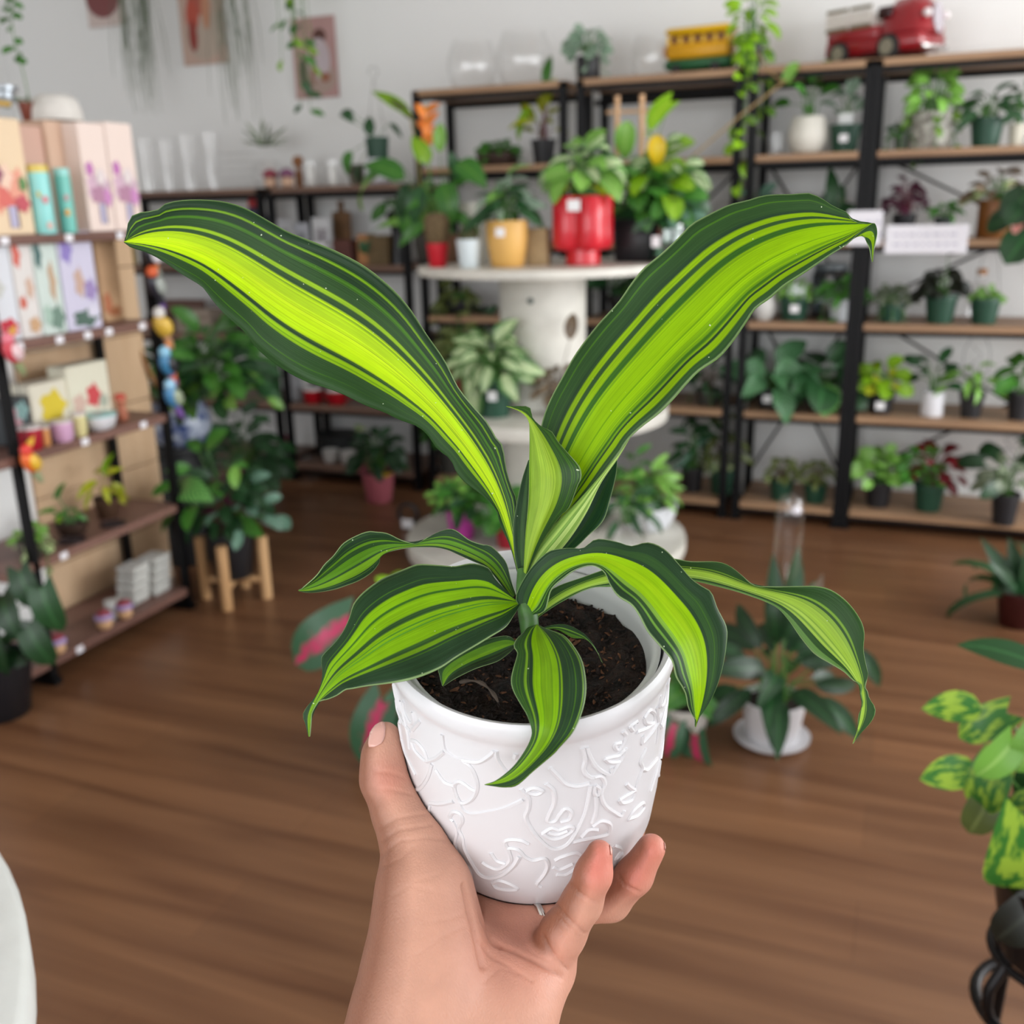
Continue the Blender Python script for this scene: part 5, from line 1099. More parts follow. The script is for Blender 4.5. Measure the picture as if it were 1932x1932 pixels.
k = p.m(1); mb = MB().lathe([(k * 4, 0), (k * 5, k * 250), (k * 20, k * 282), (k * 25, k * 310), (k * 24, k * 410), (k * 18, k * 432), (0, k * 440)], 28); mb.build('glass_bulb', GLASS, o, True); MB().ball((k * 12, -k * 22, k * 415), (k * 9, k * 4, k * 9)).build('white_sticker', mat('#eceaf2', .4), o, True)
p = PF('spider_lily', 'plant with long arching strap leaves in a dark red pot', 1918, 1178, 0, G_FL); p.pot(84, 70, '#3a0c0c', 'taper').rosette('strap', 'deep', 14, 190, (75, 15), 0, 8).rosette('lance_up', 'dark', 10, 120, (85, 40)).done()
p = PF('caladium', 'caladium with pink-centred green leaves just behind the held pot', 870, 1420, 0, G_FL); p.pot(150, 130, '#4a4440', 'taper')
p.spot('heart', 'caladium', -200, -40, 140, 150, (-.55, -.5, -.35), -.25).spot('heart', 'caladium', -110, -90, 10, 150, (-.3, -.5, -.8), .2).spot('heart', 'caladium', 120, -60, 150, 130, (.5, -.5, -.3)).bush('heart', 'caladium', 8, 110, 130, 130).done()
p = PF('coleus', 'bright yellow-green coleus on the floor behind the held pot', 772, 1235, 0, G_FL); p.pot(110, 90, '#3a302a', 'taper').bush('oval', 'neon', 60, 40, 92, 74).bush('small', 'lime', 40, 34, 96, 60).done()
p = PF('caladium', 'small caladium in a pale pot right of the held pot', 1290, 1400, 0, G_FL); p.pot(92, 84, '#cfcac4', 'taper').bush('heart', 'green', 10, 70, 60, 60).spot('heart', 'caladium', 30, -50, -30, 100, (.1, -.3, -1), .6).spot('heart', 'caladium', -6, -60, -10, 80, (-.2, -.4, -.9)).done()
p = PF('anthurium', 'anthurium with a red bloom and glossy heart leaves at the left edge', 2, 1345, 0, G_FL); p.pot(140, 112, '#15161b', 'taper')
p.spot('heart', 'bloom', 50, -30, 192, 62, (.35, -.5, -.7), 0, 'red').spot('heart', 'bloom', 44, -30, 206, 56, (-.1, -.5, .8), 0, 'red').spot('heart', 'dark', 110, 0, 196, 78, (.45, -.3, -.75)).spot('heart', 'deep', 150, 6, 168, 92, (.35, -.3, -.85)).spot('heart', 'dark', 50, -40, 96, 110, (.15, -.3, -.95)).spot('heart', 'deep', 120, -10, 92, 84, (.55, -.2, -.8)).spot('heart', 'dark', 0, -40, 120, 100, (-.2, -.4, -.9)).spot('heart', 'dark', 70, -10, 150, 80, (.4, -.4, -.4)).bush('heart', 'dark', 8, 70, 70, 120).done()
# black fabric pot on a wooden stand
c = at_z(447, 1128, 0)
ws = thing('plant_stand', 'pale wooden four-legged plant stand on the floor', 'plant stand', (c[0], c[1], 0), .35); kk = depth(c) / F
OAK = wood_mat('oak', '#b98d60', '#cda578', (4, 4, .6), .5)
for a in range(4):
    q = a * math.pi / 2; MB().tube([(kk * 58 * math.cos(q), kk * 58 * math.sin(q), 0), (kk * 58 * math.cos(q), kk * 58 * math.sin(q), kk * 122)], kk * 10, 12).build('leg', OAK, ws, True)
MB().tube([(-kk * 54, 0, kk * 38), (kk * 54, 0, kk * 38)], kk * 7, 8).build('crossbar', OAK, ws, True); MB().tube([(0, -kk * 54, kk * 38), (0, kk * 54, kk * 38)], kk * 7, 8).build('crossbar', OAK, ws, True)
_seed[0] += 1
p = Plant('potted_tree', 'leafy plant with maroon stems in a black pot on the wooden stand', 'plant', (c[0], c[1], kk * 46), _seed[0], G_FL); p.pot(92, 92, '#1d1e22', 'taper')
p.bush('oval', 'dark', 40, 52, 92, 170, stem='red').bush('oval', 'purple', 12, 50, 40, 150, stem='red').bush('oval', 'blue', 12, 46, 86, 120, c=(40, 0)).bush('oval', 'green', 14, 60, 100, 190, c=(-40, 0)).spot('broad', 'stripe', -70, -40, 92, 96, (.6, -.4, .2)).spot('oval', 'mint', 52, -30, 140, 44, (.2, -.5, -.4)).done()
# blue and white pot on a black pedestal
c = np.array([-2.77, 3.24, 0]); kk = depth(c) / F
solo('pedestal', 'tall matt black pedestal beside the wooden plant stand', 'pedestal', mat('#0f1013', .6, bump=.2), smooth=True, loc=(c[0], c[1], 0), lathe=([(.10, 0), (.105, .01), (.105, .44), (.095, .45), (.095, .46), (.11, .47), (.11, .50), (0, .50)], 28))
_seed[0] += 1
p = Plant('potted_ficus', 'bushy green plant with a bamboo hoop in a blue and white pot', 'plant', (c[0] + .04, c[1], .50), _seed[0], G_FL)
p.pot(112, 86, kind='round', m=mat('#b9c2d2', .3, noise=.9, nscale=22, color2='#33477c')); p.bush('oval', 'green', 60, 56, 130, 170, c=(60, 30)).bush('oval', 'deep', 40, 60, 140, 120, c=(70, 40)).bush('oval', 'dark', 26, 60, 110, 110, c=(-20, 20)).bush('oval', 'mint', 10, 44, 120, 60, c=(110, 0))
MB().tube(resample([(p.m(-30), p.m(-20), p.top - .01), (p.m(-34), p.m(-80), p.top + p.m(90)), (p.m(-18), p.m(-100), p.top + p.m(140)), (p.m(6), p.m(-100), p.top + p.m(130)), (p.m(26), p.m(-80), p.top + p.m(50)), (p.m(24), p.m(-20), p.top - .01)], 22), p.m(4.5), 8).build('bamboo_hoop', mat('#8c6236', .6), p.o, True); p.done()
p = PF('dracaena', 'dark bushy floor plant behind the wooden stand', 350, 1040, 0, G_FL); p.pot(80, 70, '#22252a', 'taper').bush('lance', 'dark', 44, 72, 120, 130).bush('oval', 'deep', 20, 56, 120, 190).done()
p = PF('houseplant', 'dark plant in the shade of the low rack left of the pink pot', 470, 960, 0, G_FL); p.pot(70, 60, '#2a2422', 'taper').bush('oval', 'deep', 40, 46, 100, 150).bush('oval', 'dark', 20, 46, 90, 90).done()
# pink pot with a raised handle
p = PF('flowering_plant', 'dark green plant with cream flowers in a pink handled pot', 716, 945, 0, G_FL); p.pot(62, 58, '#b5626e', 'taper'); MB().box((-p.m(32), 0, p.top + p.m(10)), (p.m(14), .04, p.m(18)), 0, .006).build('pot_handle', mat('#b5626e', .45), p.o)
p.bush('oval', 'dark', 34, 38, 56, 92).spot('round', 'variegated', -8, -20, 92, 30, (0, -1, .3)).spot('round', 'yellow', 36, -20, 10, 26, (.2, -1, .2)).done()
o = thing('plant_marker', 'black coiled plant marker with a white tag beside the purple pot', 'plant marker', tuple(at_z(772, 1000, 0))); kk = depth(o.location) / F
MB().tube([(0, 0, 0), (0, 0, kk * 12)] + [(kk * 20 * math.sin(a * .7), 0, kk * (32 - 20 * math.cos(a * .7))) for a in range(9)], kk * 4, 6).build('coil', mat('#1b1d22', .5), o, True); MB().box((0, -kk * 6, kk * 14), (kk * 24, .002, kk * 18), 0, .0008).build('white_tag', mat('#f0f0f4', .4), o)
# pothos on a black iron stand at the lower right
c = np.array([.236, 1.20, .50])
t = thing('iron_plant_stand', 'black iron ring plant stand at the lower right corner', 'plant stand', (c[0], c[1], 0))
IRON = mat('#1d1b1c', .35, .7)
MB().tube([(.075 * math.cos(a * math.pi / 16), .075 * math.sin(a * math.pi / 16), .50) for a in range(33)], .006, 8).build('top_ring', IRON, t, True)
MB().tube([(.085 * math.cos(a * math.pi / 16), .085 * math.sin(a * math.pi / 16), .42) for a in range(33)], .0075, 8).build('lower_ring', IRON, t, True)
for i in range(4):
    a = i * math.pi / 2 + .6; ca, sa = math.cos(a), math.sin(a)
    MB().tube(resample([(.075 * ca, .075 * sa, .50), (.095 * ca, .095 * sa, .46), (.085 * ca, .085 * sa, .42), (.08 * ca, .08 * sa, .38), (.11 * ca, .11 * sa, 0.0)], 16), .007, 8).build('leg', IRON, t, True)
p = Plant('potted_pothos', 'variegated pothos with large lime-splashed leaves in a dark pot', 'plant', (c[0], c[1], .497), 77, G_FL); p.pot(.17, .115, '#140d0c', 'taper', px=False)
p.spot('heart', 'pothos', -96, -120, 190, 200, (.0, -.15, -1), .0, 'tan').spot('heart', 'pothos', -150, -40, 250, 120, (-.25, -.3, -.8), .3).spot('heart', 'mint', -130, -50, 300, 96, (-.4, -.4, -.6), -.3).spot('lance', 'deep', -90, -10, 430, 160, (-.8, -.1, .4)).spot('broad', 'pothos', -180, 0, 330, 110, (-.9, -.2, .12)).spot('broad', 'pothos', -170, 10, 200, 120, (-.9, -.2, -.1)).spot('heart', 'olive', -150, -30, 180, 100, (-.3, -.4, -.8)).spot('heart', 'mint', -80, -40, 340, 110, (-.3, -.4, -.6)).spot('heart', 'pothos', -140, 0, 330, 100, (-.6, -.3, -.3)).spot('heart', 'black', -60, -90, 10, 120, (-.5, -.3, -.6)).spot('heart', 'green', -40, -50, 370, 130, (-.1, -.5, -.6)).spot('heart', 'deep', -60, 20, 260, 130, (-.2, -.4, -.8)).bush('heart', 'pothos', 12, 100, 150, 320).done()
# round white table at the lower left
t = thing('round_table', 'round white painted spool table at the lower left corner', 'table', (-.918, .029, 0))
WT = mat('#dfe2df', .3, noise=.1, nscale=14, bump=.3, bscale=18)
MB().lathe([(.515, .855), (.542, .862), (.5425, .893), (.536, .9), (.50, .9), (.49, .894), (0, .894)], 96).build('table_top', WT, t, True); MB().lathe([(.17, .06), (.17, .856)], 40).build('column', WT, t, True); MB().lathe([(.54, 0), (.54, .05), (.53, .06), (0, .06)], 64).build('base', WT, t, True)

# ------------------------------------------------------------------ gift shelf unit on the left with its wooden back panel
UX0, UX1, UY0, UY1 = -2.68, -2.40, 2.02, 2.80
ULV = [1.355, 1.06, .735, .405, .085]
t = thing('gift_shelf', 'dark wood and black metal gift shelf with pale boarded back', 'shelf', ((UX0 + UX1) / 2, (UY0 + UY1) / 2, 0))
ox, oy = t.location.x, t.location.y
BROWN = wood_mat('gift_shelf_wood', '#6a4c44', '#866459', (6, .6, 6), .45)
for z in ULV: MB().box((0, 0, z - .014), (UX1 - UX0, UY1 - UY0, .028), 0, .003).build('shelf', BROWN, t)
for sx in (-1, 1):
    for y in (2.135, 2.79): MB().box((sx * (UX1 - UX0) / 2 - sx * .012, y - oy, .67), (.024, .024, 1.34)).build('post', METAL, t)
for y in (2.135, 2.79): MB().box((0, y - oy, .012), (UX1 - UX0 + .02, .03, .024)).build('foot', METAL, t)
PINE = wood_mat('pine_board', '#c7a583', '#d8b997', (3, 3, .5), .6)
for i in range(6):
    z0, z1 = i * .245, i * .245 + .241
    MB().box((-2.705 - ox, 2.75 - oy, (z0 + z1) / 2), (.018, .60, z1 - z0), 0, .002).build('back_board', PINE, t)
struct(MB().box((-2.73, 1.75, .78), (.03, 1.40, 1.56)).build('white_partition_1', WALL))  # white partition board behind the near end of the gift shelf

def gx(px, z, X=-2.46): return (X, y_on(px, X, z), z)
def carton(name, label, cat, px0, px1, hpx, z, X, base, prints, group=None, rz=0.0, dep=.07):
    """printed carton facing the aisle; prints = [(u0, u1, v0, v1, colour)] flat printed shapes on its front"""
    a, b = y_on(px0, X, z), y_on(px1, X, z); k = depth((X, (a + b) / 2, z)) / F; w, h = b - a, hpx * k
    o = thing(name, label, cat, (X, (a + b) / 2, z), rz, group)
    MB().box((-dep / 2, 0, h / 2), (dep, w * .96, h), 0, .003).build('carton', base if not isinstance(base, str) else mat(base, .55), o)
    for kq, (u0, u1, v0, v1, c) in enumerate(prints):
        uc, vc, du_, dv_ = (u0 + u1) / 2, (v0 + v1) / 2, (u1 - u0) * .68, (v1 - v0) * .66
        u0, u1, v0, v1 = max(.02, uc - du_), min(.98, uc + du_), max(.01, vc - dv_), min(.99, vc + dv_)
        xo = .0008 + .0005 * kq; n = 14; V = [(xo, w * .96 * ((u0 + u1) / 2 - .5), h * (v0 + v1) / 2)]
        for i in range(n):
            q = 2 * math.pi * i / n; e = .82 + .18 * math.cos(5 * q)
            V.append((xo, w * .96 * ((u0 + u1) / 2 - .5 + (u1 - u0) / 2 * math.cos(q) * e), h * ((v0 + v1) / 2 + (v1 - v0) / 2 * math.sin(q) * e)))
        link('print', mesh_from('print', V, [(0, 1 + i, 1 + (i + 1) % n) for i in range(n)], mat(c, .6), False), o)
    return o
def slot(o, w, h, y, z):
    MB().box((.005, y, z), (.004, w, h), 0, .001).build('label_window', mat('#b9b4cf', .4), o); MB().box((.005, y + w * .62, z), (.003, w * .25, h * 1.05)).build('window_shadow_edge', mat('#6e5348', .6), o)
G_B = 'gift boxes on the top of the gift shelf'
FL1 = [(.0, .35, .20, .42, '#e08a78'), (.25, .8, .22, .48, '#d96f66'), (.55, 1.0, .30, .56, '#e6a08a'), (.3, .6, .4, .6, '#efcdb8'), (.62, .95, .2, .34, '#c25560'), (.15, .4, .45, .6, '#8e4f68'), (.75, .92, .38, .5, '#5f8a52')]
o = carton('gift_box', 'tall cream gift box printed with coral flowers at the left edge', 'box', -14, 70, 208, ULV[0], -2.42, '#e8cfae', FL1, G_B); slot(o, .025, .06, .0, .05); MB().box((-.035, 0, .355), (.072, .12, .012), 0, .003).build('gold_lid_edge', mat('#d9b25c', .3, .4), o)
carton('gift_box', 'plain dusty pink carton behind the teal bottles, left one', 'box', 64, 112, 190, ULV[0], -2.50, '#cfa898', [], G_B, dep=.12)
carton('gift_box', 'plain tan carton behind the teal bottles, right one', 'box', 112, 172, 196, ULV[0], -2.485, '#cfae97', [], G_B, dep=.12)
FL2 = [(.05, .45, .30, .52, '#d5b3c6'), (.4, .95, .32, .55, '#cbb0be'), (.2, .75, .26, .42, '#b3849e'), (.1, .35, .52, .64, '#c074b6'), (.65, .98, .24, .40, '#c98bbf'), (.45, .75, .44, .58, '#e4d8d8')]
o = carton('gift_box', 'pale pink gift box with purple flowers, left one of the pair', 'box', 172, 222, 192, ULV[0], -2.42, '#ecd9d0', FL2, G_B, dep=.10); slot(o, .022, .06, .0, .055)
o = carton('gift_box', 'pale pink gift box with purple flowers, right one of the pair', 'box', 222, 272, 190, ULV[0], -2.42, '#ecd9d0', FL2, G_B, dep=.10); slot(o, .022, .06, .0, .055)
def bottle(label, px, z, X, r, h, body, cap, blobs, name='lotion_bottle', cat='bottle'):
    o = thing(name, label, cat, gx(px, z, X)); MB().lathe([(r * .92, 0), (r, .008), (r, h * .86), (r * .96, h * .9), (0, h * .9)], 22).build('body', mat(body, .35), o, True); MB().lathe([(r * .96, h * .9), (r * .98, h), (r * .9, h * 1.01), (0, h * 1.01)], 22).build('cap', mat(cap, .35), o, True)
    for i, (a, v, s, c) in enumerate(blobs): MB().ball((r * .985 * math.cos(a), r * .985 * math.sin(a), h * v), (s * .35, s, s), 10, 6).build('printed_flower', mat(c, .5), o, True)
    return o
bottle('teal bottle with a gold cap and pink flower on the gift shelf', 88, ULV[0], -2.415, .030, .192, '#8fd6d2', '#d9c25c', [(-.4, .5, .012, '#d98a92'), (-.9, .58, .009, '#c9b04a'), (-.3, .12, .012, '#dbb9b0')])
bottle('teal glittered bottle with an orange dot next to the gold capped one', 131, ULV[0], -2.415, .024, .185, '#6fc0b4', '#9fdcd6', [(-.6, .32, .011, '#e0a23c'), (-.5, .55, .010, '#c99aa0')])
solo('stone_bowl', 'white stone bowl upside down on the plain cartons', 'bowl', mat('#dcd8d2', .8, noise=.1, nscale=40), smooth=True, loc=gx(108, ULV[0] + .335, -2.55), lathe=([(.078, 0), (.076, .03), (.066, .062), (.045, .075), (0, .078)], 30))
solo('tin_lid', 'brushed silver tin standing on the cream gift box', 'tin', mat('#9aa0a6', .3, .6), smooth=True, loc=gx(8, ULV[0] + .362, -2.455), lathe=([(.03, 0), (.032, .003), (.032, .026), (.042, .03), (.042, .042), (0, .044)], 26))
p = PX('string_vine', 'thin vine with small leaves in a small terracotta pot', 62, -2.60, ULV[0] + .332); p.pot(44, 34, '#7a3a28', 'taper')
Q = resample([(0, 0, p.top), (p.m(-6), 0, p.top + p.m(60)), (p.m(-16), 0, p.top + p.m(130)), (p.m(4), 0, p.top + p.m(200)), (p.m(0), 0, p.top + p.m(270))], 20); p.stem([Vector(q) for q in Q], .0016)
for i, q in enumerate(Q[4:]): p.leaf('round', 'green', q, (math.cos(i * 2.2), math.sin(i * 2.2) - .3, -.2), p.m(18 + 6 * (i % 3)))
p.vine('small', 'grey', 6, 20, 12, 30).done()
# second shelf: printed pouches in a row
G_P = 'printed paper pouches on the second gift shelf'
def pouch(label, px0, px1, hpx, base, prints, X=-2.43):
    return carton('paper_pouch', label, 'gift bag', px0, px1, hpx, ULV[1], X, base, prints, G_P, dep=.035)
pouch('white paper pouch with a red rose at the left edge', -10, 44, 184, '#dcdfe6', [(.3, .95, .08, .22, '#c8283c'), (.5, 1, .05, .14, '#d98a94'), (.1, .6, .45, .62, '#c9cbc6')])
pouch('white pouch with red poppies and a tan spine', 44, 84, 182, '#ded9d6', [(.0, .4, .72, .98, '#d46a5c'), (.1, .4, .3, .42, '#cc6450'), (.5, .8, .4, .6, '#cfae9a'), (.4, .9, .05, .2, '#c9a27c')])
pouch('mint green pouch with dark leaves', 84, 130, 180, '#cddad4', [(.0, .3, .68, .97, '#3c6260'), (.5, .75, .35, .72, '#bfa184'), (.4, 1, .04, .28, '#6f8a7c'), (.1, .4, .1, .3, '#a8c2b4')])
pouch('lavender pouch with purple wash', 130, 196, 178, '#cdc9de', [(.0, .35, .7, .98, '#8f7fc2'), (.35, .6, .35, .62, '#c4a596'), (.62, 1, .3, .5, '#9a86b8'), (.2, .85, .03, .2, '#50695e'), (.6, .95, .12, .25, '#d5d2e2')])
carton('kraft_bag', 'tan kraft bag at the right end of the pouch row', 'gift bag', 198, 238, 150, ULV[1], -2.52, '#c39d78', [(.0, .4, .1, .35, '#b9714e'), (.3, .8, .06, .18, '#a0623c')], None, dep=.05)
# third shelf: cups, boxes and candles
carton('candle_box', 'white box with a yellow square panel on the third shelf', 'box', 66, 138, 86, ULV[2] + .03, -2.50, '#dcd6c4', [(.25, .85, .12, .78, '#d6bf32')], None, dep=.08)
carton('candle_box', 'cream box with red flowers on the third shelf', 'box', 138, 216, 108, ULV[2] + .02, -2.49, '#dedac6', [(.42, .72, .25, .62, '#c9474c'), (.05, .35, .2, .5, '#cfaea0'), (.7, .9, .2, .42, '#a8b0a0')], None, dep=.08)
carton('greeting_card_box', 'dark floral box behind the black post on the third shelf', 'box', 14, 66, 84, ULV[2] + .01, -2.50, '#33383c', [(.2, .6, .2, .75, '#b58a92'), (.5, .9, .5, .9, '#7fa3a0'), (.1, .4, .1, .3, '#5c86a8')], None, dep=.07)
for nm, lb, px, r, h, c in (('cup', 'pink ceramic cup in front of the candle boxes', 120, .034, .066, '#cfa3c4'), ('cup', 'dark red cup near the left end of the third shelf', 62, .034, .072, '#a30f28'), ('jar', 'pale yellow jar beside the white bowl', 152, .024, .075, '#d8cf96'), ('candle', 'small orange and white candle between the red and pink cups', 88, .014, .06, '#d9985c')):
    o = thing(nm, lb, nm, gx(px, ULV[2], -2.425)); MB().lathe([(r * .75, 0), (r * .95, h * .2), (r, h * .9), (r, h), (r * .9, h), (r * .85, h * .4), (0, h * .3)], 24).build('body', mat(c, .4), o, True)
    MB().lathe([(r * 1.01, h * .9), (r * 1.03, h * .95), (r * 1.0, h * 1.0)], 24).build('rim_band', mat('#d9d0d0', .4), o, True)
o = thing('bowl', 'white oval bowl with a teal rim on the third shelf', 'bowl', gx(191, ULV[2], -2.43)); MB().lathe([(.022, 0), (.04, .01), (.05, .04), (.051, .052), (.046, .052), (.04, .02), (0, .016)], 28, sy=1.15).build('body', mat('#dcdbe0', .3), o, True); MB().lathe([(.0515, .048), (.052, .054), (.046, .054)], 28, sy=1.15).build('rim_band', mat('#8cc4c4', .3), o, True)
o = thing('figurine', 'small terracotta figurine at the right end of the third shelf', 'figurine', gx(232, ULV[2], -2.47)); MB().lathe([(.012, 0), (.02, .01), (.016, .04), (.012, .05), (.018, .06), (.02, .075), (.012, .09), (0, .094)], 20).build('body', mat('#b06a50', .6), o, True); MB().ball((0, 0, .082), (.021, .021, .012)).build('cap', mat('#c04a3c', .5), o, True)
# fourth shelf: cuttings and trivets
p = PX('plant_cutting', 'green ivy cutting in a dark root ball on the fourth shelf', 138, -2.50, ULV[3]); p.pot(62, 26, '#3a2a22', 'bowl'); p.spot('arrow', 'green', -14, -10, 52, 34, (.2, .2, .9)).spot('arrow', 'lime', -30, 6, 10, 34, (.3, -.6, -.2)).spot('arrow', 'green', -40, 0, 20, 30, (-.2, -.6, .2)).bush('arrow', 'green', 5, 26, 26, 40).done()
p = PX('plant_cutting', 'yellowing pothos cutting in a coir pot on the fourth shelf', 205, -2.53, ULV[3]); p.pot(48, 40, '#4a3426', 'taper').bush('lance', 'gold', 9, 48, 36, 60, tilt=(50, -50), stem='tan').spot('lance', 'lime', 4, 0, 46, 52, (.1, .1, .9)).done()
p = PX('trailing_plant', 'variegated trailing plant hanging over the fourth shelf edge', 60, -2.46, ULV[3]); p.pot(50, 34, '#5c5a50', 'taper').vine('round', 'variegated', 7, 80, 22, 26).bush('round', 'mint', 8, 24, 30, 30).done()
for px, lb in ((136, 'round black slatted trivet lying left on the fourth shelf'), (214, 'round black slatted trivet lying right on the fourth shelf')):
    o = thing('trivet', lb, 'trivet', (-2.45, y_on(px, -2.45, ULV[3]), ULV[3]))
    MB().tube([(.04 * math.cos(a * math.pi / 12), .04 * math.sin(a * math.pi / 12), .003) for a in range(25)], .003, 6).build('ring', mat('#3a2f30', .5, .4), o, True)
    for i in range(5): MB().box((-.026 + .013 * i, 0, .003), (.004, 2 * math.sqrt(.04 ** 2 - (-.026 + .013 * i) ** 2), .004)).build('slat', mat('#3a2f30', .5, .4), o)
# lowest shelf: white boxes and wooden mushrooms
G_W = 'white ceramic boxes stacked on the lowest gift shelf'
for i in range(4):
    for j, (px, X) in enumerate(((252, -2.50), (292, -2.49))):
        if j == 1 and i == 3 and False: continue
        k = depth(gx(px, ULV[4], X)) / F; h = 17 * k
        o = thing('ceramic_box', 'white patterned ceramic box, %s of the %s stack' % (('lowest', 'second', 'third', 'topmost')[i], ('left', 'right')[j]), 'box', gx(px, ULV[4] + i * h * 1.04, X), .1, G_W)
        MB().box((0, 0, h * .4), (40 * k, 46 * k, h * .8), 0, .004).build('box_body', mat('#cfcfca', .5, noise=.2, nscale=70, color2='#a9aaa6'), o); MB().box((0, 0, h * .88), (42 * k, 48 * k, h * .24), 0, .003).build('box_lid', mat('#d6d6d2', .5), o)
for i, (px, z) in enumerate(((212, 0), (200, 0), (212, .032))): solo('candle_tin', 'small white tin, %s of three beside the ceramic boxes' % ('right one', 'left one', 'upper one')[i], 'tin', mat('#d3d4d2', .4), 'small white tins', True, gx(px, ULV[4] + z, -2.455 if i else -2.46), 0, lathe=([(.022, 0), (.024, .003), (.024, .024), (.0255, .025), (.0255, .031), (0, .032)], 20))
for i, (px, lb) in enumerate(((199, 'wooden mushroom with a red and lilac cap, front one by the white tins'), (237, 'wooden mushroom with a red and lilac cap before the white ceramic boxes'), (110, 'wooden mushroom at the near end of the lowest shelf'))):
    o = thing('wooden_mushroom', lb, 'ornament', gx(px, ULV[4], -2.415), 0, 'wooden mushrooms on the lowest gift shelf'); MB().lathe([(.012, 0), (.022, .006), (.026, .022), (.02, .036), (0, .038)], 20).build('stalk', mat('#d0a57c', .6), o, True)
    MB().lathe([(.02, .034), (.031, .038), (.030, .048), (.026, .054)], 20).build('cap_band', mat('#9a86b4', .5), o, True); MB().lathe([(.0265, .053), (.02, .064), (0, .068)], 20).build('cap_top', mat('#8e3c48', .5), o, True)
glass_obj('drinking_glass', 'clear tumbler at the far end of the lowest gift shelf', 'glass', 322, 2.745, ULV[4], [(11, 0), (13, 20), (14, 42)])
# price tags along the shelf fronts
G_T = 'white price tags on the gift shelf edges'
_cnt = {}
for px, l in ((8, 0), (130, 0), (226, 0), (36, 1), (112, 1), (165, 1), (205, 1), (268, 1), (58, 2), (160, 2), (270, 2), (120, 3), (150, 4)):
    z = ULV[l] - .014; _cnt[l] = _cnt.get(l, 0) + 1
    lb = 'small white price tag on the %s gift shelf edge' % ('top', 'second', 'third', 'fourth', 'lowest')[l] + ('' if l > 2 else ', %s from the left' % ('first', 'second', 'third', 'fourth', 'fifth')[_cnt[l] - 1])
    solo('price_tag', lb, 'price tag', mat('#eeecf2', .3), G_T, False, (UX1 + .001, y_on(px, UX1, z), z), 0, box=((.001, 0, 0), (.002, .030, .022), 0, .0009))
# strings of beaded birds
BEAD = lambda c: mat(c, .35)
def bird_string(label, pts, px, X, ztop):
    y = y_on(px, X, ztop); o = thing('bird_garland', label, 'ornament', (X, y, ztop)); k = depth((X, y, ztop)) / F
    MB().tube([(0, 0, .02), (0, 0, -k * (pts[-1][1] + 30))], .0012, 5).build('string', mat('#3a3a3a', .6), o)
    for dx, dz, cols in pts:
        b = MB().ball((0, 0, 0), (k * 15, k * 17, k * 26)).build('bird_body', BEAD(cols[0]), o, True); b.location = (0, k * dx, -k * dz); b.rotation_euler = (.5, 0, 0)
        MB().ball((.004, k * 6, k * 26), (k * 11, k * 13, k * 12)).build('bird_head', BEAD(cols[1]), b, True); MB().lathe([(k * 7, 0), (k * 6, k * 10), (0, k * 26)], 12).build('bird_beak', BEAD(cols[2]), b, True, Matrix.Translation((.004, k * 14, k * 28)) @ Matrix.Rotation(-1.3, 4, 'X'))
        MB().ball((k * 10, k * 2, -k * 2), (k * 8, k * 13, k * 18)).build('bird_breast', BEAD(cols[3]), b, True); MB().lathe([(k * 7, 0), (k * 8, -k * 20), (k * 3, -k * 34)], 10).build('bird_tail', BEAD(cols[4]), b, True, Matrix.Translation((0, -k * 4, -k * 18)))
bird_string('string of colourful beaded birds hanging from the panel end', [(-6, 30, ('#26262c', '#d8d6da', '#c9b23c', '#d5d0d6', '#8a8f84')), (-2, 88, ('#2b2a34', '#d05a2c', '#d8762c', '#9aa09a', '#23232a')), (4, 165, ('#c9a23a', '#d8d4cf', '#6a4a8c', '#d8b24a', '#b98a6a')), (6, 240, ('#3f7ea8', '#8fc4e0', '#d88a4a', '#26262c', '#8a4a6a')), (10, 305, ('#4a86b4', '#9ac8e4', '#d86a3a', '#9aa58c', '#7a5aa0'))], 283, -2.375, 1.33)
bird_string('string of bright beaded birds in front of the gift shelf', [(0, 40, ('#c8404e', '#e07a8a', '#d8a23a', '#e0c0c4', '#8f9a70')), (0, 255, ('#e0682c', '#d83c34', '#e0b03a', '#e0b43a', '#98a07c'))], 16, -2.36, 1.10)

# ------------------------------------------------------------------ goods on the low dark racks
G_V = 'clear glass vases on the low rack'
for i, (px, r, h) in enumerate(((284, 22, 94), (322, 20, 90), (362, 24, 98), (404, 20, 100))):
    glass_obj('glass_vase', 'tall clear glass vase, %s from the left on the low rack' % ('first', 'second', 'third', 'fourth')[i], 'vase', px, 4.66, LE[0], [(r * .7, 0), (r * .75, h * .3), (r, h)], G_V)
o = thing('glass_terrarium', 'clear glass terrarium box beside the tall vases', 'terrarium', (x_on(452, 4.7, LE[0]), 4.7, LE[0])); k = depth(o.location) / F
for i in range(5): MB().box((0, 0, k * (8 + 14 * i)), (k * 66, .12, k * 2)).build('glass_shelf', glass_mat(), o)
p = P('air_plant', 'wispy air plant in a round glass bowl on the low rack', 506, 4.66, LE[0]); p.pot(54, 50, m=GLASS, kind='round', soil=False); p.rosette('strap_up', 'grey', 22, 50, (80, 10), 30).done()
for px, c1, lb in ((512, '#8c3a4a', 'mushroom ornament with a red cap on the low rack'), (543, '#7a4a6a', 'mushroom ornament with a purple cap on the low rack')):
    o = thing('mushroom_ornament', lb, 'ornament', (x_on(px, 4.56, LE[0]), 4.56, LE[0])); MB().lathe([(.02, 0), (.032, .008), (.034, .03), (.026, .05), (0, .052)], 20).build('stalk', mat('#c9a58c', .6), o, True); MB().lathe([(.03, .048), (.042, .055), (.036, .075), (.015, .09), (0, .092)], 20).build('cap', mat(c1, .5), o, True)
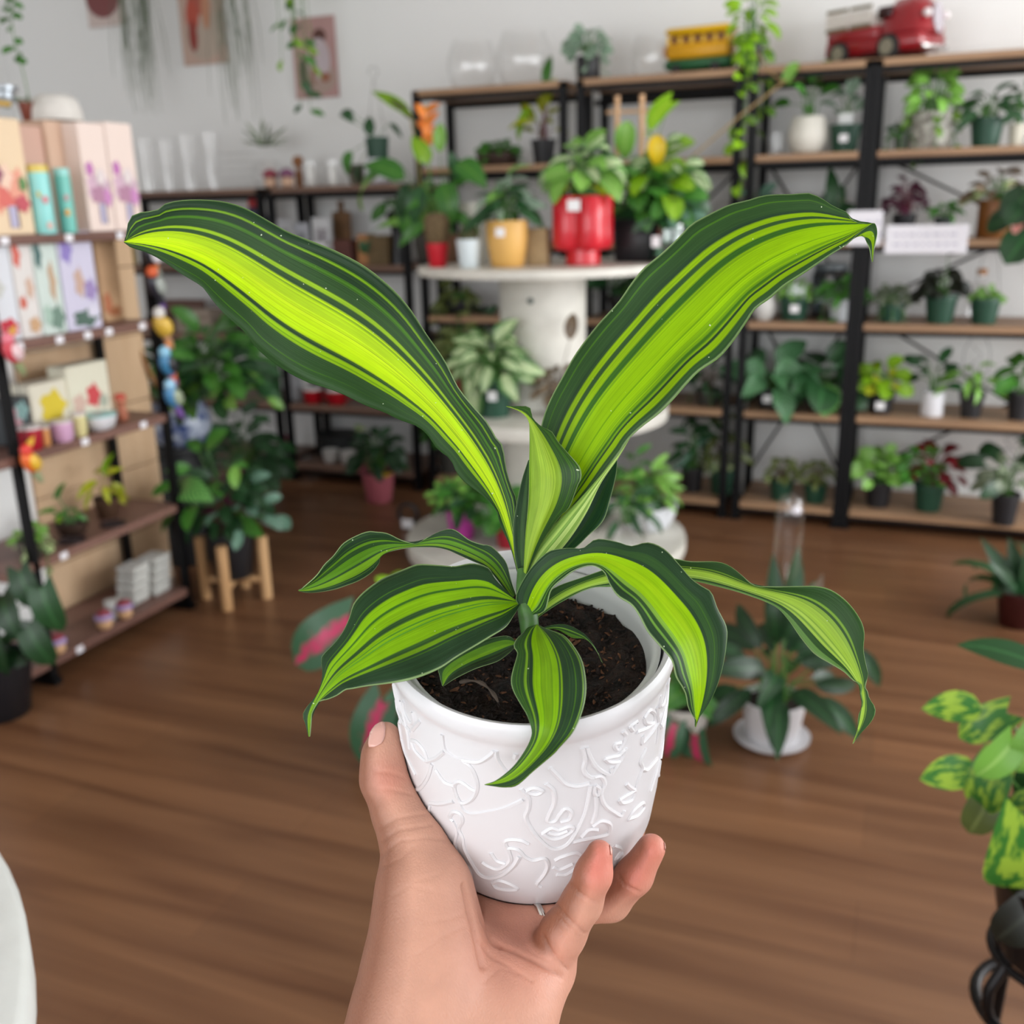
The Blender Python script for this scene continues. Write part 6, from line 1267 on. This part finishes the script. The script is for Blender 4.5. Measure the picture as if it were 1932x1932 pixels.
for px, lb in ((588, 'clear glass jar holding a white candle, left one'), (630, 'clear glass jar holding a white candle, right one')):
    o = thing('candle_jar', lb, 'jar', (x_on(px, 4.6, LE[0]), 4.6, LE[0]), 0, 'candle jars on the low rack'); mb = MB().lathe([(.04, 0), (.042, .01), (.042, .12)], 26); mb.f.pop(); mb.build('glass', GLASS, o, True); MB().lathe([(.02, .004), (.02, .1), (0, .104)], 18).build('candle', mat('#dcdad6', .6), o, True)
solo('cork_ball', 'brown cork ball on a glass beside the candle jars', 'ornament', mat('#8f5f3c', .8), smooth=True, loc=(x_on(566, 4.72, LE[0]), 4.72, LE[0]), lathe=([(.02, 0), (.02, .07), (.012, .09), (.012, .1), (.026, .115), (.03, .135), (.018, .155), (0, .158)], 18))
p = P('hanging_plant', 'rubbery leaved plant in a green hanging pot set on a white pot', 716, 4.62, LE[0]); p.pot(56, 46, '#d3d4da', 'round', soil=False)
MB().lathe([(p.m(17), p.m(30)), (p.m(19), p.m(46)), (p.m(22), p.m(84)), (p.m(20), p.m(84)), (0, p.m(78))], 22).build('nursery_pot', mat('#17432f', .45), p.o, True); p.top = p.m(80)
for sx in (-1, 1): MB().tube([(sx * p.m(20), 0, p.m(84)), (sx * p.m(4), 0, p.m(168)), (0, 0, p.m(184))], .0013, 5).build('hanger_wire', mat('#8a8a86', .4, .5), p.o)
MB().tube([(p.m(10 * math.sin(a * .75)), 0, p.m(196 - 10 * math.cos(a * .75))) for a in range(8)], .0016, 5).build('hanger_hook', mat('#8a8a86', .4, .5), p.o)
p.spot('lance', 'deep', -40, -10, 44, 44, (-.8, -.1, .5)).spot('lance', 'deep', -34, -20, 30, 46, (-.7, -.2, .7)).spot('broad', 'deep', -4, -16, 6, 40, (-.05, -.2, 1)).spot('lance', 'deep', 34, -10, 26, 36, (.8, -.1, -.5)).spot('broad', 'green', -46, -16, -20, 50, (-.5, -.3, -.8)).spot('lance', 'deep', -36, -10, -44, 40, (-.3, -.3, -.9)).done()
solo('small_crock', 'small brown crock left of the white pot on the low rack', 'crock', mat('#6b6558', .7), smooth=True, loc=(x_on(676, 4.66, LE[0]), 4.66, LE[0]), lathe=([(.03, 0), (.042, .02), (.044, .07), (.036, .1), (.03, .1), (.03, .05), (0, .05)], 22))
# second level
def card(label, px, hpx, wpx, z, Y, c, c2, name='greeting_card', cat='card', g=None):
    o = thing(name, label, cat, (x_on(px, Y, z), Y, z), 0, g); k = depth(o.location) / F; MB().box((0, 0, hpx * k / 2), (wpx * k, .008, hpx * k), 0, .001).build('card_sheet', mat(c, .6), o)
    MB().box((0, -.0045, hpx * k * .52), (wpx * k * .6, .001, hpx * k * .5)).build('print', mat(c2, .6, noise=.5, nscale=60), o); return o
G_C = 'white printed cards on the low rack'
card('white printed card, left one of three under the top of the low rack', 540, 82, 34, LE[1], 4.64, '#d2d3d8', '#b9bac0', g=G_C); card('white printed card, middle one of three under the top of the low rack', 574, 74, 32, LE[1], 4.68, '#c6c8d0', '#a9abb4', g=G_C); card('white printed card, right one of three under the top of the low rack', 612, 84, 40, LE[1], 4.66, '#d6d7da', '#b3aeb4', g=G_C)
o = thing('mug', 'white mug in front of the printed cards', 'mug', (x_on(603, 4.56, LE[1]), 4.56, LE[1])); MB().lathe([(.05, 0), (.055, .01), (.055, .11), (.05, .11), (.05, .02), (0, .015)], 26).build('body', mat('#dcdcdf', .3), o, True); MB().tube(resample([(.05, 0, .09), (.085, 0, .085), (.085, 0, .04), (.05, 0, .03)], 12), .007, 8).build('handle', mat('#dcdcdf', .3), o, True)
o = thing('serving_board', 'brown wooden serving board leaning under the low rack top', 'board', (x_on(650, 4.78, LE[1]), 4.78, LE[1])); MB().box((0, 0, .13), (.11, .018, .26), 0, .006).build('board', mat('#7d5a38', .6, noise=.3, nscale=30), o); MB().box((0, 0, .285), (.035, .018, .06), 0, .006).build('handle', mat('#7d5a38', .6, noise=.3, nscale=30), o)
for px, w, h, c, lb in ((655, 40, 44, '#5c322a', 'dark red carton on the second shelf of the low rack'), (694, 22, 54, '#b07a4c', 'narrow orange-brown carton on the second shelf of the low rack'), (722, 44, 52, '#6a5636', 'olive brown carton next to the black trumpet vase')):
    o = thing('carton', lb, 'box', (x_on(px, 4.58, LE[1]), 4.58, LE[1])); k = depth(o.location) / F; MB().box((0, 0, h * k / 2), (w * k, .09, h * k), 0, .003).build('carton_body', mat(c, .7, noise=.3, nscale=50), o); MB().box((0, 0, h * k + .002), (w * k * .96, .086, .004)).build('lid_flap', mat(c, .7), o)
p = P('potted_plant', 'green plant in a tall black trumpet vase on the low rack', 752, 4.60, LE[1]); k = p.m(1); MB().lathe([(k * 16, 0), (k * 14, k * 20), (k * 9, k * 46), (k * 12, k * 74), (k * 22, k * 92), (k * 20, k * 92), (0, k * 70)], 26).build('vase', mat('#1b1b1f', .35), p.o, True); p.top, p.rad = k * 86, k * 16; p.bush('broad', 'green', 12, 44, 40, 40, tilt=(60, -60)).spot('broad', 'deep', -52, -20, -34, 44, (-.2, -.5, -.8)).done()
# third level
card('pinkish brown storage box on the third shelf of the low rack', 352, 50, 96, LE[2] + .0, 4.80, '#6a4c42', '#7d5a4e', 'storage_box', 'box')
o = thing('wooden_crate', 'whitewashed slatted crate on the third shelf of the low rack', 'crate', (x_on(383, 4.62, LE[2]), 4.62, LE[2])); k = depth(o.location) / F
for i in range(3): MB().box((0, -.07, k * (7 + 14 * i)), (k * 84, .01, k * 11), 0, .002).build('slat', mat('#a09184', .7), o); MB().box((0, .07, k * (7 + 14 * i)), (k * 84, .01, k * 11), 0, .002).build('slat', mat('#a09184', .7), o)
for sx in (-1, 1): MB().box((sx * k * 40, 0, k * 21), (.012, .15, k * 42), 0, .002).build('end_panel', mat('#a09184', .7), o)
for px, lb in ((445, 'dark ceramic pot right of the whitewashed crate'), (300, 'dark grey pot left of the whitewashed crate')): solo('ceramic_pot', lb, 'pot', mat('#4a4644', .5), smooth=True, loc=(x_on(px, 4.6, LE[2]), 4.6, LE[2]), lathe=([(.04, 0), (.06, .02), (.065, .06), (.055, .09), (.048, .09), (.05, .04), (0, .04)], 24))
carton2 = card('olive yellow tin on the second shelf behind the leaf tip', 246, 46, 36, LE[1], 4.62, '#8a7432', '#a08a3c', 'tea_tin', 'tin')
# fourth level
for px, lb in ((592, 'red enamel mug with a white rim, left one'), (636, 'red enamel mug with a white rim, right one')):
    o = thing('mug', lb, 'mug', (x_on(px, 4.58, LE[3]), 4.58, LE[3]), 0, 'red enamel mugs'); MB().lathe([(.042, 0), (.05, .01), (.052, .075), (.047, .075), (.045, .02), (0, .015)], 26).build('body', mat('#a30d1c', .3), o, True); MB().lathe([(.0525, .07), (.053, .085), (.047, .085)], 26).build('rim', mat('#d9d6d6', .3), o, True); MB().tube(resample([(.048, 0, .062), (.078, 0, .058), (.078, 0, .028), (.048, 0, .02)], 12), .006, 8).build('handle', mat('#a30d1c', .3), o, True)
o = thing('paper_bag', 'white folded paper bag left of the red mugs', 'bag', (x_on(556, 4.62, LE[3]), 4.62, LE[3])); MB().box((0, 0, .12), (.085, .05, .24), 0, .004, .94).build('bag_body', mat('#b8babf', .7), o); MB().box((0, 0, .245), (.084, .02, .02), 0, .003).build('folded_top', mat('#a9abb0', .7), o)
# lowest level
for i, (px, lb) in enumerate(((625, 'white pot on the lowest shelf of the low rack, left one'), (658, 'white pot on the lowest shelf of the low rack, right one'))): solo('ceramic_pot', lb, 'pot', mat('#c9c7c4', .4), 'white pots on the lowest low shelf', True, (x_on(px, 4.58, LE[4]), 4.58, LE[4]), 0, lathe=([(.03, 0), (.04, .01), (.045, .07), (.04, .07), (.038, .02), (0, .02)], 22))
solo('serving_tray', 'black oval tray standing behind the white pots', 'tray', mat('#1d1f20', .5), smooth=True, loc=(x_on(640, 4.74, LE[4]), 4.74, LE[4]), lathe=([(.10, 0), (.11, .005), (.11, .11), (.125, .115), (.125, .125), (0, .125)], 28))
for px, c, lb in ((512, '#c07a86', 'pink capped white bottle on the lowest low shelf, left one'), (542, '#b96a78', 'pink capped white bottle on the lowest low shelf, right one')):
    o = thing('lotion_bottle', lb, 'bottle', (x_on(px, 4.58, LE[4]), 4.58, LE[4]), 0, 'pink capped bottles'); MB().lathe([(.024, 0), (.026, .005), (.026, .085), (.014, .1), (0, .1)], 20).build('body', mat('#c6c2c2', .4), o, True); MB().lathe([(.018, .098), (.022, .105), (.022, .135), (0, .138)], 18).build('cap', mat(c, .4), o, True)
bird_string('small beaded bird hanging under the top shelf of the low rack', [(0, 28, ('#2a3050', '#c03a3c', '#c9a23a', '#3a4a6a', '#1f2a38'))], 482, -3.30, 1.46)

# ------------------------------------------------------------------ posters and hanging plants at the back wall
def poster(label, px0, py0, px1, py1, base, shapes, Y=4.938):
    a, b = at_y(px0, py0, Y), at_y(px1, py1, Y); w, h = b[0] - a[0], a[2] - b[2]; o = thing('poster', label, 'poster', ((a[0] + b[0]) / 2, Y, (a[2] + b[2]) / 2))
    MB().box((0, 0, 0), (w, .006, h), 0, .001).build('sheet', mat(base, .7), o)
    for kq, (u, v, ru, rv, c, nm) in enumerate(shapes):
        yo = -.0034 - .0005 * kq; n = 20; V = [(w * (u - .5), yo, h * (v - .5))] + [(w * (u - .5 + ru * math.cos(2 * math.pi * i / n)), yo, h * (v - .5 + rv * math.sin(2 * math.pi * i / n))) for i in range(n)]
        link(nm, mesh_from(nm, V, [(0, 1 + (i + 1) % n, 1 + i) for i in range(n)], mat(c, .7), False), o)
    return o
poster('pale poster with a large brown-red arch near the corner', 152, -80, 238, 46, '#cbbab4', [(.45, .42, .46, .30, '#7a4444', 'printed_shape'), (.75, .62, .3, .18, '#b9b4b2', 'printed_shape')])
poster('tan poster with an orange-red flower print between the hanging plants', 329, -60, 430, 118, '#bfa294', [(.52, .30, .42, .26, '#b3a294', 'printed_shape'), (.42, .62, .22, .12, '#a8584a', 'printed_shape'), (.30, .50, .14, .16, '#b3503f', 'printed_shape'), (.28, .30, .10, .16, '#8e3c34', 'printed_shape'), (.62, .55, .10, .20, '#b98468', 'printed_shape'), (.45, .78, .16, .07, '#4e5a3c', 'printed_shape')])
poster('dusty pink poster with a figure in white beside the trailing vine', 548, 36, 640, 182, '#b58f8c', [(.55, .24, .42, .2, '#ab948a', 'printed_shape'), (.64, .76, .15, .09, '#5c3a32', 'printed_shape'), (.60, .48, .26, .26, '#c4b6bc', 'printed_shape'), (.46, .40, .06, .24, '#96705f', 'printed_shape'), (.72, .25, .12, .06, '#96604c', 'printed_shape'), (.22, .34, .10, .16, '#5a5648', 'printed_shape'), (.30, .14, .10, .12, '#5a5a4a', 'printed_shape')])
def hanging_pot(o, p, z, w=.16, h=.13, c='#c9c5bd'):
    p.o.location.z = z; p.pot(w, h, c, 'round', px=False)
    MB().tube([(0, 0, h), (0, 0, ROOM_Z - z)], .002, 5).build('hanging_cord', mat('#8a8478', .7), p.o)
def strings(label, px, spread, ztip, n, seed, name='string_plant'):
    Y = 4.66; z = 2.72; p = Plant(name, label, 'plant', (x_on(px, Y, 2.3), Y, z), seed, 'plants hanging before the back wall'); hanging_pot(p.o, p, z); mb = MB(); g = random.Random(seed)
    for i in range(n):
        a = g.uniform(0, 6.28); r0 = p.rad * g.uniform(.6, 1); x, y = r0 * math.cos(a), r0 * math.sin(a); s = g.uniform(.6, 1); ln = (z - ztip) * (g.uniform(.55, 1.0)); dx = g.gauss(0, spread)
        mb.tube([(x * .7, y * .7, p.top), (x * 1.25, y * 1.25, p.top + .01), (x * 1.35 + dx * .3, y * 1.3, -ln * .3), (x * 1.2 + dx * .8, y * 1.2, -ln * .7), (x + dx, y, -ln)], [.0016, .0018, .0018, .0016, .0008], 4)
    o = mb.build('strands', mat('#6f7a66', .6, noise=.3, nscale=20), p.o, True); o['kind'] = 'stuff'; p.done()
strings('mistletoe cactus with long grey-green strands left of the tan poster', 262, .05, 1.90, 64, 5); strings('mistletoe cactus with long grey-green strands right of the tan poster', 438, .06, 1.84, 48, 6)
p = Plant('hanging_vine', 'trailing vine with round green leaves hanging over the pink poster', 'plant', (x_on(548, 4.62, 2.4), 4.62, 2.72), 9, 'plants hanging before the back wall'); hanging_pot(p.o, p, 2.72)
p.d = depth((p.o.location.x, 4.62, 2.2)); p.vine('oval', 'green', 7, 360, 28, 10, step=26).vine('oval', 'lime', 5, 330, 26, 14, step=24).vine('oval', 'deep', 3, 430, 26, 20, az=(-60, 0), step=26).done()
